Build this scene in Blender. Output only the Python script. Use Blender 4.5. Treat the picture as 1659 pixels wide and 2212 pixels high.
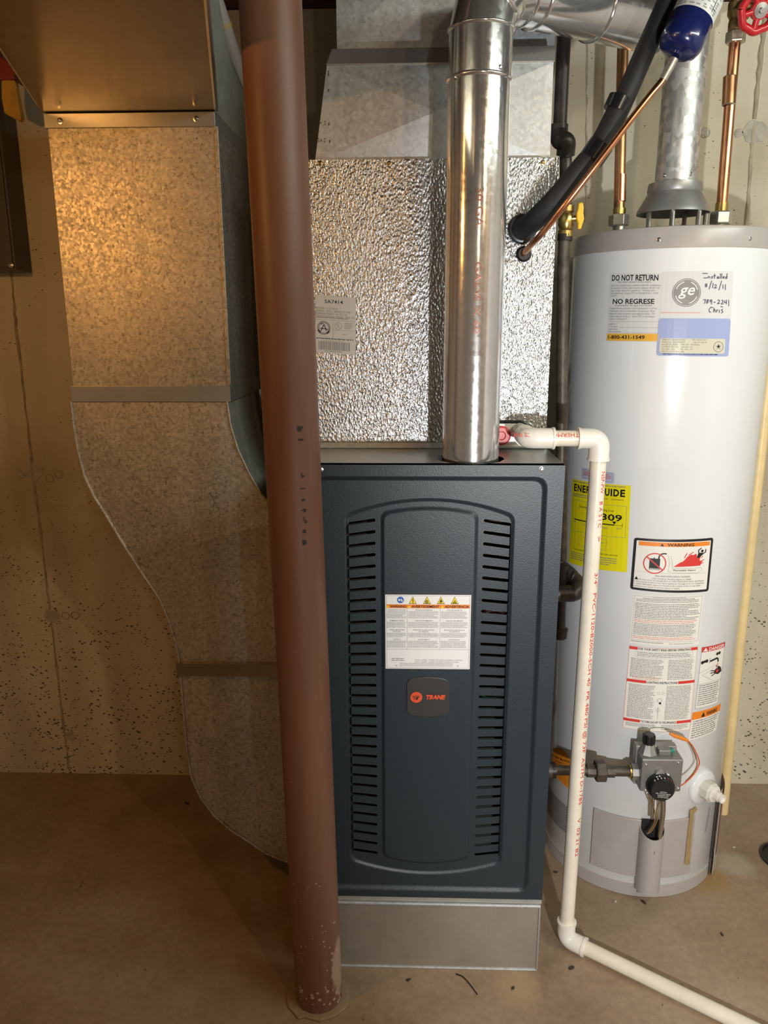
import bpy, bmesh, math, random
from mathutils import Vector, Matrix
from mathutils.geometry import delaunay_2d_cdt

for o in list(bpy.data.objects): bpy.data.objects.remove(o)
SC = bpy.context.scene
COL = SC.collection
random.seed(7)
PI = math.pi

# ------------------------------------------------------------------ camera
IW, IH, FPX, CZ = 1659.0, 2212.0, 1661.0, 1.45
PITCH, YAW, ROLL = math.radians(13.7), math.radians(1.9), math.radians(-0.2)
_fw = Vector((0, math.cos(PITCH), -math.sin(PITCH)))
_up = Vector((0, math.sin(PITCH), math.cos(PITCH)))
_rt = Vector((1, 0, 0))
_r2 = _rt*math.cos(ROLL) + _up*math.sin(ROLL)
_u2 = -_rt*math.sin(ROLL) + _up*math.cos(ROLL)
_Z = Matrix.Rotation(YAW, 3, 'Z')
RT, UP, FW = _Z @ _r2, _Z @ _u2, _Z @ _fw
CAM = Vector((0, 0, CZ))
cd = bpy.data.cameras.new('camera'); cam = bpy.data.objects.new('camera', cd); COL.objects.link(cam)
cd.sensor_fit = 'HORIZONTAL'; cd.sensor_width = 36.0; cd.lens = 36.0*FPX/IW; cd.clip_start = 0.02
M = Matrix((RT, UP, -FW)).transposed().to_4x4(); M.translation = CAM
cam.matrix_world = M
SC.camera = cam

# ------------------------------------------------------------------ light
w = bpy.data.worlds.new('world'); SC.world = w; w.use_nodes = True
w.node_tree.nodes['Background'].inputs[0].default_value = (0.02, 0.017, 0.013, 1)
SC.view_settings.view_transform = 'Standard'; SC.view_settings.look = 'None'
SC.view_settings.gamma = 1.0; SC.view_settings.use_curve_mapping = False
SC.view_settings.exposure = 0.0
def light(name, kind, loc, power, color, radius, target=None, cone=None, blend=0.5):
    l = bpy.data.lights.new(name, kind); o = bpy.data.objects.new(name, l); COL.objects.link(o)
    o.location = loc; l.energy = power; l.color = color
    l.shadow_soft_size = radius
    if target is not None:
        o.rotation_euler = (Vector(target) - Vector(loc)).to_track_quat('-Z', 'Y').to_euler()
    if cone: l.spot_size = math.radians(cone); l.spot_blend = blend
    return o
light('flashlight', 'SPOT', (0.44, -0.25, 1.03), 100, (0.97, 0.99, 1.0), 0.022, (1.95, 1.72, 0.80), 126, 0.45)
light('bulb_near_duct', 'POINT', (-1.08, 0.70, 1.79), 13, (1.0, 0.46, 0.11), 0.035)
light('bulb_behind', 'POINT', (1.25, -0.75, 2.2), 27, (1.0, 0.68, 0.38), 0.04)
light('bulb_mid_room', 'POINT', (0.50, -1.15, 1.92), 9, (1.0, 0.78, 0.54), 0.03)
tube = light('added_side_fill', 'AREA', (1.45, 0.55, 2.27), 17, (0.90, 1.0, 0.88), 0.05, (0.2, 1.75, 1.6))  # unseen fill added to brighten the right wall and duct side; no known fixture
tube.data.shape = 'RECTANGLE'; tube.data.size = 1.2; tube.data.size_y = 0.10

# ------------------------------------------------------------------ pixel -> place
def ray(px, py): return FW + RT*((px-IW/2)/FPX) - UP*((py-IH/2)/FPX)
def ay(px, py, y): d = ray(px, py); return CAM + d*(y/d.y)
def az(px, py, z): d = ray(px, py); return CAM + d*((z-CZ)/d.z)
def ax(px, py, x): d = ray(px, py); return CAM + d*(x/d.x)
def cyl(px, py, cx, cy, r):
    d = ray(px, py); a = d.x*d.x+d.y*d.y; b = -2*(d.x*cx+d.y*cy); c = cx*cx+cy*cy-r*r
    q = max(0.0, b*b-4*a*c); t = (-b-math.sqrt(q))/(2*a); p = CAM+d*t
    return math.atan2(p.x-cx, cy-p.y), p.z

# ------------------------------------------------------------------ materials
MATS = {}
def nodes(name):
    m = bpy.data.materials.new(name); m.use_nodes = True
    nt = m.node_tree; b = nt.nodes['Principled BSDF']; MATS[name] = m
    return m, nt, b
def N(nt, t, **kw):
    n = nt.nodes.new(t)
    for k, v in kw.items():
        if k in n.inputs: n.inputs[k].default_value = v
        else: setattr(n, k, v)
    return n
def L(nt, a, b): nt.links.new(a, b)
def ramp(nt, fac, stops):
    r = nt.nodes.new('ShaderNodeValToRGB'); e = r.color_ramp.elements
    while len(e) < len(stops): e.new(0.5)
    for k, (p, c) in enumerate(stops):
        e[k].position = p; e[k].color = (c if len(c) == 4 else (*c, 1)) if hasattr(c, '__len__') else (c, c, c, 1)
    L(nt, fac, r.inputs[0]); return r
def coords(nt, scale=(1, 1, 1), rot=(0, 0, 0)):
    tc = nt.nodes.new('ShaderNodeTexCoord'); mp = nt.nodes.new('ShaderNodeMapping')
    mp.inputs['Scale'].default_value = scale; mp.inputs['Rotation'].default_value = rot
    L(nt, tc.outputs['Object'], mp.inputs[0]); return mp.outputs[0]
def noise(nt, vec, scale, detail=4, rough=0.55):
    n = N(nt, 'ShaderNodeTexNoise', Scale=scale, Detail=detail, Roughness=rough); L(nt, vec, n.inputs['Vector']); return n.outputs['Fac']
def mixc(nt, fac, a, b, mode='MIX'):
    m = nt.nodes.new('ShaderNodeMix'); m.data_type = 'RGBA'; m.blend_type = mode
    for s, v in ((0, fac), (6, a), (7, b)):
        if hasattr(v, 'is_output'): L(nt, v, m.inputs[s])
        else: m.inputs[s].default_value = v if s == 0 else (*v, 1)
    return m.outputs[2]
def bump(nt, b, h, strength, dist):
    n = N(nt, 'ShaderNodeBump', Strength=strength, Distance=dist); L(nt, h, n.inputs['Height']); L(nt, n.outputs[0], b.inputs['Normal'])
def plain(name, c, rough=0.5, metal=0.0, coat=0.0, var=0.0, vscale=30, bmp=0.0, bscale=300):
    m, nt, b = nodes(name)
    b.inputs['Base Color'].default_value = (*c, 1); b.inputs['Roughness'].default_value = rough
    b.inputs['Metallic'].default_value = metal; b.inputs['Coat Weight'].default_value = coat
    v = coords(nt)
    f = noise(nt, v, vscale, 3)
    lo = tuple(x*(1-var) for x in c); hi = tuple(min(1, x*(1+var)) for x in c)
    L(nt, ramp(nt, f, [(0.3, lo), (0.7, hi)]).outputs[0], b.inputs['Base Color'])
    if bmp: bump(nt, b, noise(nt, v, bscale, 2), bmp, 0.001)
    return m

def concrete_wall():
    m, nt, b = nodes('poured_concrete')
    v = coords(nt)
    big = ramp(nt, noise(nt, v, 1.7, 5), [(0.3, (0.46, 0.38, 0.26)), (0.5, (0.62, 0.56, 0.43)), (0.75, (0.70, 0.66, 0.53))]).outputs[0]
    st = ramp(nt, noise(nt, coords(nt, (9, 9, 0.9)), 1.0, 4), [(0.35, 0.84), (0.6, 1.0)]).outputs[0]
    c = mixc(nt, 1.0, big, st, 'MULTIPLY')
    # small dark bug holes: slanted short flecks, denser low on the wall
    fl = N(nt, 'ShaderNodeTexVoronoi', Scale=1.0); L(nt, coords(nt, (95, 40, 150), (0, 0.6, 0)), fl.inputs['Vector'])
    msk = noise(nt, v, 9, 3)
    tc = nt.nodes.new('ShaderNodeTexCoord'); sp = nt.nodes.new('ShaderNodeSeparateXYZ'); L(nt, tc.outputs['Object'], sp.inputs[0])
    hr = ramp(nt, sp.outputs['Z'], [(0.0, 0.46), (0.6, 0.36), (1.0, 0.12)]).outputs[0]
    th = nt.nodes.new('ShaderNodeMath'); th.operation = 'ADD'; L(nt, hr, th.inputs[0])
    ms = nt.nodes.new('ShaderNodeMath'); ms.operation = 'MULTIPLY_ADD'; L(nt, msk, ms.inputs[0]); ms.inputs[1].default_value = 0.75; ms.inputs[2].default_value = -0.33
    L(nt, ms.outputs[0], th.inputs[1])
    sc3 = nt.nodes.new('ShaderNodeSeparateColor'); L(nt, fl.outputs['Color'], sc3.inputs[0])
    pw = nt.nodes.new('ShaderNodeMath'); pw.operation = 'POWER'; L(nt, sc3.outputs[0], pw.inputs[0]); pw.inputs[1].default_value = 2.2
    tm = nt.nodes.new('ShaderNodeMath'); tm.operation = 'MULTIPLY'; L(nt, th.outputs[0], tm.inputs[0]); L(nt, pw.outputs[0], tm.inputs[1])
    wn = nt.nodes.new('ShaderNodeMath'); wn.operation = 'MULTIPLY_ADD'; L(nt, noise(nt, v, 130, 3), wn.inputs[0]); wn.inputs[1].default_value = 0.35; L(nt, fl.outputs['Distance'], wn.inputs[2])
    wo = nt.nodes.new('ShaderNodeMath'); wo.operation = 'SUBTRACT'; L(nt, wn.outputs[0], wo.inputs[0]); wo.inputs[1].default_value = 0.17
    lt = nt.nodes.new('ShaderNodeMath'); lt.operation = 'LESS_THAN'; L(nt, wo.outputs[0], lt.inputs[0]); L(nt, tm.outputs[0], lt.inputs[1])
    c2 = mixc(nt, lt.outputs[0], c, (0.11, 0.085, 0.05))
    L(nt, c2, b.inputs['Base Color']); b.inputs['Roughness'].default_value = 0.8
    iv = nt.nodes.new('ShaderNodeMath'); iv.operation = 'SUBTRACT'; iv.inputs[0].default_value = 1; L(nt, lt.outputs[0], iv.inputs[1])
    bump(nt, b, iv.outputs[0], 0.35, 0.003)
    return m
def concrete_floor():
    m, nt, b = nodes('floor_concrete')
    v = coords(nt)
    big = ramp(nt, noise(nt, v, 2.2, 6, 0.6), [(0.28, (0.21, 0.138, 0.078)), (0.5, (0.33, 0.235, 0.150)), (0.72, (0.43, 0.335, 0.232))]).outputs[0]
    fine = ramp(nt, noise(nt, v, 60, 5), [(0.3, 0.82), (0.7, 1.05)]).outputs[0]
    c = mixc(nt, 1.0, big, fine, 'MULTIPLY')
    sp = N(nt, 'ShaderNodeTexVoronoi', Scale=1.0); L(nt, coords(nt, (52, 34, 40), (0, 0, 0.6)), sp.inputs['Vector'])
    msk = ramp(nt, noise(nt, v, 5, 4), [(0.48, 0.0), (0.8, 0.22)]).outputs[0]
    lt = nt.nodes.new('ShaderNodeMath'); lt.operation = 'LESS_THAN'; L(nt, sp.outputs['Distance'], lt.inputs[0]); L(nt, msk, lt.inputs[1])
    c = mixc(nt, lt.outputs[0], c, (0.13, 0.095, 0.06))
    # pale worn patch and rust stain beside the heater foot
    def spot(center, rad, col, c, amt):
        tc = nt.nodes.new('ShaderNodeTexCoord'); d = nt.nodes.new('ShaderNodeVectorMath'); d.operation = 'DISTANCE'
        L(nt, tc.outputs['Object'], d.inputs[0]); d.inputs[1].default_value = center
        ad = nt.nodes.new('ShaderNodeMath'); ad.operation = 'MULTIPLY_ADD'; L(nt, noise(nt, v, 22, 4), ad.inputs[0]); ad.inputs[1].default_value = rad*0.9; L(nt, d.outputs['Value'], ad.inputs[2])
        r = ramp(nt, ad.outputs[0], [(rad*1.0, amt), (rad*1.7, 0.0)]).outputs[0]
        return mixc(nt, r, c, col)
    for px, py, rad, col, amt in ((1525, 1895, 0.06, (0.34, 0.20, 0.06), 0.7), (1590, 1868, 0.05, (0.44, 0.38, 0.30), 0.7), (1120, 2130, 0.05, (0.42, 0.30, 0.17), 0.7)):
        c = spot(tuple(az(px, py, 0)), rad, col, c, amt)
    L(nt, c, b.inputs['Base Color'])
    L(nt, ramp(nt, noise(nt, v, 7, 4), [(0.3, 0.42), (0.7, 0.65)]).outputs[0], b.inputs['Roughness'])
    bump(nt, b, noise(nt, v, 90, 5), 0.25, 0.002)
    return m
def galv(name, base=(0.66, 0.67, 0.68), rough=(0.30, 0.46), scale=70, dark=0.62, specks=0.0, metal=1.0):
    m, nt, b = nodes(name)
    v = coords(nt)
    vo = N(nt, 'ShaderNodeTexVoronoi', Scale=scale); vo.feature = 'F1'; L(nt, v, vo.inputs['Vector'])
    rgb = nt.nodes.new('ShaderNodeSeparateColor'); L(nt, vo.outputs['Color'], rgb.inputs[0])
    c = ramp(nt, rgb.outputs[0], [(0.0, tuple(x*dark for x in base)), (1.0, base)]).outputs[0]
    sm = ramp(nt, noise(nt, v, 5, 4), [(0.3, 0.8), (0.7, 1.0)]).outputs[0]
    c = mixc(nt, 1.0, c, sm, 'MULTIPLY')
    if specks:
        n = noise(nt, coords(nt, (1, 1, 1)), 150, 4, 0.7)
        s = ramp(nt, n, [(0.56, 0.0), (0.63, specks)]).outputs[0]
        c = mixc(nt, s, c, (0.10, 0.075, 0.05))
    L(nt, c, b.inputs['Base Color']); b.inputs['Metallic'].default_value = metal
    L(nt, ramp(nt, rgb.outputs[1], [(0.0, rough[0]), (1.0, rough[1])]).outputs[0], b.inputs['Roughness'])
    return m
def foil():
    m, nt, b = nodes('embossed_foil')
    b.inputs['Metallic'].default_value = 1.0; b.inputs['Base Color'].default_value = (0.52, 0.53, 0.54, 1); b.inputs['Roughness'].default_value = 0.33
    vo = N(nt, 'ShaderNodeTexVoronoi', Scale=1.0); vo.feature = 'SMOOTH_F1'; L(nt, coords(nt, (230, 230, 150), (0, 0.25, 0)), vo.inputs['Vector'])
    n = noise(nt, coords(nt, (260, 260, 150), (0, 0.3, 0)), 1.0, 2)
    ad = nt.nodes.new('ShaderNodeMath'); ad.operation = 'ADD'; L(nt, vo.outputs['Distance'], ad.inputs[0]); L(nt, n, ad.inputs[1])
    bump(nt, b, ad.outputs[0], 1.0, 0.0022)
    return m
def column_paint():
    m, nt, b = nodes('column_red_brown_paint')
    v = coords(nt)
    c = ramp(nt, noise(nt, coords(nt, (14, 14, 1.2)), 1.0, 4), [(0.3, (0.125, 0.052, 0.030)), (0.7, (0.205, 0.098, 0.062))]).outputs[0]
    ch = N(nt, 'ShaderNodeTexVoronoi', Scale=75.0); L(nt, v, ch.inputs['Vector'])
    tc = nt.nodes.new('ShaderNodeTexCoord'); sp = nt.nodes.new('ShaderNodeSeparateXYZ'); L(nt, tc.outputs['Object'], sp.inputs[0])
    th = ramp(nt, sp.outputs['Z'], [(0.0, 0.26), (0.45, 0.08), (0.9, 0.035)]).outputs[0]
    mk = nt.nodes.new('ShaderNodeMath'); mk.operation = 'MULTIPLY'; L(nt, th, mk.inputs[0]); L(nt, ramp(nt, noise(nt, v, 14, 3), [(0.42, 0.0), (0.65, 1.4)]).outputs[0], mk.inputs[1])
    lt = nt.nodes.new('ShaderNodeMath'); lt.operation = 'LESS_THAN'; L(nt, ch.outputs['Distance'], lt.inputs[0]); L(nt, mk.outputs[0], lt.inputs[1])
    c = mixc(nt, lt.outputs[0], c, (0.42, 0.32, 0.25))
    # bare scuff low on the side towards the furnace
    d = nt.nodes.new('ShaderNodeVectorMath'); d.operation = 'DISTANCE'; L(nt, v, d.inputs[0])
    mp = nt.nodes.new('ShaderNodeMapping'); mp.inputs['Scale'].default_value = (2.2, 1, 0.45); L(nt, tc.outputs['Object'], mp.inputs[0])
    L(nt, mp.outputs[0], d.inputs[0]); d.inputs[1].default_value = (-0.150*2.2, 1.385, 0.10*0.45)
    ad = nt.nodes.new('ShaderNodeMath'); ad.operation = 'MULTIPLY_ADD'; L(nt, noise(nt, v, 30, 4), ad.inputs[0]); ad.inputs[1].default_value = 0.05; L(nt, d.outputs['Value'], ad.inputs[2])
    c = mixc(nt, ramp(nt, ad.outputs[0], [(0.052, 0.85), (0.060, 0.0)]).outputs[0], c, (0.40, 0.30, 0.22))
    L(nt, c, b.inputs['Base Color']); b.inputs['Roughness'].default_value = 0.47
    bump(nt, b, noise(nt, v, 60, 4), 0.12, 0.002)
    return m
def door_paint():
    m, nt, b = nodes('slate_blue_paint')
    b.inputs['Base Color'].default_value = (0.019, 0.030, 0.039, 1); b.inputs['Roughness'].default_value = 0.40
    bump(nt, b, noise(nt, coords(nt), 420, 3), 0.30, 0.0012)
    return m
concrete_wall(); concrete_floor(); foil(); column_paint(); door_paint()
galv('galvanized_bright', (0.72, 0.75, 0.77), (0.36, 0.50), 150, 0.80, 0.12, 0.55)
galv('galvanized_duct', (0.66, 0.61, 0.54), (0.40, 0.56), 190, 0.70, 0.55, 0.75)
galv('galvanized_smooth', (0.56, 0.56, 0.55), (0.28, 0.30), 40, 0.985, 0, 0.7)
galv('galvanized_trunk', (0.42, 0.35, 0.27), (0.16, 0.24), 60, 0.94, 0.1)
galv('galvanized_side', (0.50, 0.52, 0.46), (0.50, 0.62), 60, 0.9, 0, 0.55)
galv('galvanized_vent', (0.74, 0.74, 0.73), (0.34, 0.58), 62, 0.62, 0, 0.8)
galv('base_sheet', (0.40, 0.36, 0.31), (0.30, 0.40), 60, 0.95, 0, 0.45)
galv('flue_steel', (0.82, 0.82, 0.82), (0.12, 0.17), 120, 0.93, 0, 0.88)
galv('zinc', (0.62, 0.63, 0.64), (0.28, 0.4), 90, 0.85)
plain('cabinet_top', (0.40, 0.39, 0.36), 0.34, 0.7, var=0.06, vscale=12)
plain('cabinet_side', (0.035, 0.048, 0.058), 0.42)
plain('coil_side', (0.17, 0.185, 0.19), 0.4, 0.7)
plain('interior_shade', (0.010, 0.010, 0.010), 0.7)  # near-black, painted shade for openings, gaps and the space behind slots
plain('flange_grey', (0.36, 0.36, 0.32), 0.45, 0.2, var=0.1)
plain('enamel_white', (0.78, 0.79, 0.80), 0.24, coat=0.3, var=0.02, vscale=6)
plain('enamel_taupe', (0.43, 0.39, 0.375), 0.30, var=0.03)
plain('hood_grey', (0.33, 0.325, 0.32), 0.42, 0.6, var=0.08)
plain('pvc_cream', (0.80, 0.73, 0.61), 0.30, var=0.06, vscale=18)
plain('pvc_white', (0.83, 0.79, 0.72), 0.28, var=0.03)
plain('pvc_grey_white', (0.62, 0.62, 0.64), 0.35, var=0.05)
plain('cpvc_yellow', (0.78, 0.60, 0.30), 0.4, var=0.08, vscale=20)
plain('drain_ivory', (0.72, 0.68, 0.58), 0.4, var=0.04)
plain('black_foam', (0.012, 0.012, 0.013), 0.62, var=0.25, vscale=40, bmp=0.3, bscale=500)
plain('black_tape', (0.010, 0.010, 0.011), 0.22)
plain('black_plastic', (0.012, 0.012, 0.013), 0.32)
plain('black_iron', (0.040, 0.033, 0.029), 0.40, 0.5, var=0.35, vscale=40, bmp=0.3, bscale=200)
plain('rusty_iron', (0.085, 0.068, 0.052), 0.50, 0.4, var=0.45, vscale=35, bmp=0.4, bscale=160)
plain('copper', (0.64, 0.30, 0.16), 0.28, 1.0, var=0.22, vscale=22)
plain('copper_old', (0.50, 0.25, 0.13), 0.36, 1.0, var=0.3, vscale=18)
plain('solder', (0.55, 0.52, 0.48), 0.4, 0.9, var=0.2, vscale=60)
plain('brass', (0.60, 0.42, 0.15), 0.28, 1.0, var=0.15)
plain('brass_old', (0.33, 0.22, 0.10), 0.42, 0.9, var=0.35, vscale=30)
plain('nut_brass', (0.55, 0.50, 0.38), 0.36, 0.8, var=0.1)
plain('nut_zinc', (0.58, 0.58, 0.53), 0.35, 0.85, var=0.12)
plain('screw_steel', (0.62, 0.62, 0.62), 0.25, 1.0)
plain('screw_brass', (0.58, 0.45, 0.24), 0.3, 1.0)
plain('drier_blue', (0.007, 0.013, 0.085), 0.22, coat=0.5)
plain('red_enamel', (0.50, 0.012, 0.020), 0.30, coat=0.4)
plain('red_plastic', (0.62, 0.075, 0.06), 0.4)
plain('valve_grey', (0.27, 0.265, 0.26), 0.40, 0.55, var=0.05)
plain('valve_cast', (0.36, 0.35, 0.33), 0.45, 0.6, var=0.1)
plain('green_plastic', (0.0, 0.22, 0.17), 0.4)
plain('wire_orange', (0.70, 0.13, 0.04), 0.4)
plain('orange_sleeve', (0.80, 0.24, 0.02), 0.4)
plain('wire_brown', (0.20, 0.11, 0.035), 0.4)
plain('wire_red', (0.55, 0.02, 0.03), 0.4)
plain('wire_green', (0.04, 0.35, 0.20), 0.4)
plain('wire_white', (0.75, 0.75, 0.72), 0.4)
plain('aluminium_tube', (0.60, 0.57, 0.52), 0.26, 1.0)
plain('rust_tape', (0.36, 0.25, 0.11), 0.6, var=0.15, vscale=30)
plain('yellow_handle', (0.85, 0.52, 0.03), 0.4)
plain('panel_grey', (0.085, 0.083, 0.080), 0.42, 0.2, var=0.06)
plain('yellow_old', (0.62, 0.36, 0.05), 0.5, var=0.25, vscale=12)
plain('red_old', (0.26, 0.035, 0.02), 0.5)
plain('joist_wood', (0.075, 0.034, 0.020), 0.7, var=0.4, vscale=8)
plain('wall_seam', (0.36, 0.31, 0.22), 0.85, var=0.25, vscale=30)
plain('tie_patch', (0.41, 0.38, 0.31), 0.85, var=0.2, vscale=40)
plain('debris_dark', (0.05, 0.035, 0.025), 0.8)
plain('debris_pale', (0.62, 0.58, 0.50), 0.8)
plain('painted_wall', (0.62, 0.60, 0.56), 0.8, var=0.05, vscale=3)
plain('hole_dark', (0.012, 0.011, 0.010), 0.6)
plain('gasket_maroon', (0.30, 0.13, 0.13), 0.25)
plain('film_clear', (0.55, 0.56, 0.53), 0.15)
# flat print
plain('paper_white', (0.78, 0.78, 0.77), 0.35)
plain('paper_cream', (0.82, 0.79, 0.73), 0.35)
plain('paper_grey', (0.58, 0.58, 0.56), 0.4)
plain('paper_clear', (0.70, 0.70, 0.70), 0.12)
plain('paper_yellow', (0.83, 0.72, 0.005), 0.45)
plain('paper_lilac', (0.50, 0.52, 0.66), 0.35)
plain('paper_blue', (0.36, 0.42, 0.68), 0.2)
plain('paper_plate', (0.66, 0.63, 0.50), 0.2)
plain('paper_orange', (0.85, 0.27, 0.02), 0.4)
plain('ink_black', (0.014, 0.013, 0.014), 0.4)
plain('ink_grey', (0.24, 0.24, 0.24), 0.5)
plain('ink_navy', (0.035, 0.03, 0.09), 0.4)
plain('ink_red', (0.68, 0.045, 0.035), 0.45)
plain('ink_pink', (0.78, 0.33, 0.28), 0.45)
plain('ink_orange', (0.86, 0.24, 0.02), 0.4)
plain('ink_amber', (0.80, 0.43, 0.05), 0.4)
plain('ink_yellow', (0.85, 0.62, 0.02), 0.4)
plain('ink_blue', (0.03, 0.11, 0.50), 0.4)
plain('ink_white', (0.80, 0.80, 0.80), 0.4)
plain('ink_flue', (0.30, 0.13, 0.09), 0.35, 0.5)
plain('badge_dark', (0.040, 0.040, 0.040), 0.38)
plain('logo_red', (0.66, 0.09, 0.035), 0.35)
plain('logo_grey', (0.27, 0.26, 0.25), 0.25)

# ------------------------------------------------------------------ geometry
class G:
    def __init__(s): s.v = []; s.f = []
    def add(s, v, f):
        k = len(s.v); s.v += [tuple(p) for p in v]; s.f += [tuple(i+k for i in q) for q in f]; return s
    def box(s, x0, x1, y0, y1, z0, z1):
        v = [(x, y, z) for z in (z0, z1) for y in (y0, y1) for x in (x0, x1)]
        return s.add(v, [(0, 2, 3, 1), (4, 5, 7, 6), (0, 1, 5, 4), (2, 6, 7, 3), (0, 4, 6, 2), (1, 3, 7, 5)])
    def hexa(s, v):   # 8 corners: bottom loop 4, top loop 4
        return s.add(v, [(3, 2, 1, 0), (4, 5, 6, 7), (0, 1, 5, 4), (1, 2, 6, 5), (2, 3, 7, 6), (3, 0, 4, 7)])
    def prism(s, poly, d):   # poly: 3D loop, d: thickness vector
        n = len(poly); d = Vector(d); a = [Vector(p) for p in poly]
        v = a + [p+d for p in a]
        return s.add(v, [tuple(range(n))[::-1], tuple(range(n, 2*n))] + [(i, (i+1) % n, n+(i+1) % n, n+i) for i in range(n)])
    def tube(s, path, r, n=16, caps=True):
        P = [Vector(p) for p in path]; m = len(P)
        R = r if hasattr(r, '__len__') else [r]*m
        T = []
        for i in range(m):
            a = P[min(i+1, m-1)]-P[max(i-1, 0)]; T.append(a.normalized() if a.length > 1e-9 else Vector((0, 0, 1)))
        ref = Vector((0, 0, 1)) if abs(T[0].z) < 0.9 else Vector((1, 0, 0))
        u = T[0].cross(ref).normalized(); vs = []
        for i in range(m):
            if i: u = (u - T[i]*u.dot(T[i])).normalized()
            wv = T[i].cross(u)
            for k in range(n):
                a = 2*PI*k/n; vs.append(P[i]+(u*math.cos(a)+wv*math.sin(a))*R[i])
        fs = [(i*n+k, i*n+(k+1) % n, (i+1)*n+(k+1) % n, (i+1)*n+k) for i in range(m-1) for k in range(n)]
        if caps: fs += [tuple(range(n))[::-1], tuple(range((m-1)*n, m*n))]
        return s.add(vs, fs)
    def lathe(s, prof, origin=(0, 0, 0), axis=(0, 0, 1), n=32, caps=True, rot=0.0):
        o = Vector(origin); A = Vector(axis).normalized()
        ref = Vector((0, 0, 1)) if abs(A.z) < 0.9 else Vector((1, 0, 0))
        u = A.cross(ref).normalized(); wv = A.cross(u); vs = []; m = len(prof)
        for r, h in prof:
            for k in range(n):
                a = 2*PI*k/n+rot; vs.append(o+A*h+(u*math.cos(a)+wv*math.sin(a))*r)
        fs = [(i*n+k, i*n+(k+1) % n, (i+1)*n+(k+1) % n, (i+1)*n+k) for i in range(m-1) for k in range(n)]
        if caps: fs += [tuple(range(n))[::-1], tuple(range((m-1)*n, m*n))]
        return s.add(vs, fs)
    def build(s, name, mat, parent=None, smooth=35, bevel=0, loc=None):
        me = bpy.data.meshes.new(name); me.from_pydata(s.v, [], s.f); me.update()
        bm = bmesh.new(); bm.from_mesh(me); bmesh.ops.recalc_face_normals(bm, faces=bm.faces); bm.to_mesh(me); bm.free()
        if smooth: me.shade_smooth(); me.set_sharp_from_angle(angle=math.radians(smooth))
        return link(name, me, mat, parent, bevel, loc)
def attach(o, parent):
    if parent is not None:
        o.parent = parent
        if parent.type == 'EMPTY': o.matrix_parent_inverse = Matrix.Translation(-parent.location)
        elif parent.get('_loc') is not None: o.matrix_parent_inverse = Matrix.Translation(-Vector(parent['_loc']))
def link(name, me, mat, parent=None, bevel=0, loc=None):
    o = bpy.data.objects.new(name, me); COL.objects.link(o)
    if mat and not me.materials: me.materials.append(MATS[mat])
    if loc is not None: o.location = loc
    if bevel:
        b = o.modifiers.new('bevel', 'BEVEL'); b.width = bevel; b.segments = 2; b.limit_method = 'ANGLE'; b.angle_limit = math.radians(40)
    attach(o, parent)
    return o
def thing(name, label, cat, loc, group=None):
    o = bpy.data.objects.new(name, None); COL.objects.link(o); o.location = loc; o.empty_display_size = 0.05
    tag(o, label, cat, group); return o
def tag(o, label, cat, group=None):
    o['label'] = label; o['category'] = cat
    if group: o['group'] = group
    return o
def struct(o): o['kind'] = 'structure'; return o
def plab(o, label): o['label'] = label; return o
def round_path(pts, rad, n=6):
    pts = [Vector(p) for p in pts]; out = [pts[0]]
    for i in range(1, len(pts)-1):
        a, b, c = pts[i-1], pts[i], pts[i+1]
        d1 = (a-b); d2 = (c-b); r = min(rad, d1.length*0.49, d2.length*0.49)
        p, q = b+d1.normalized()*r, b+d2.normalized()*r
        for k in range(n+1):
            t = k/n; out.append(p*(1-t)**2+b*2*t*(1-t)+q*t*t)
    out.append(pts[-1]); return out
def spline(pts, n=8):
    P = [Vector(p) for p in pts]; P = [P[0]*2-P[1]]+P+[P[-1]*2-P[-2]]; out = []
    for i in range(1, len(P)-2):
        for k in range(n):
            t = k/n; a, b, c, d = P[i-1:i+3]
            out.append(0.5*((2*b)+(c-a)*t+(2*a-5*b+4*c-d)*t*t+(3*b-a-3*c+d)*t**3))
    out.append(P[-2]); return out
SCREW = {}
def screw(loc, axis, parent, mat='screw_steel', r=0.004, name='screw'):
    key = (mat, round(r, 5), tuple(round(a, 3) for a in axis))
    if key not in SCREW:
        g = G().lathe([(r*1.5, -0.0005), (r*1.5, 0.0006), (r*0.95, 0.0010), (r*0.95, 0.0026), (r*0.6, 0.0034)], (0, 0, 0), axis, 8)
        o = g.build(name, mat, parent, smooth=30, loc=loc); SCREW[key] = o.data; return o
    return link(name, SCREW[key], mat, parent, 0, loc)

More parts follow.
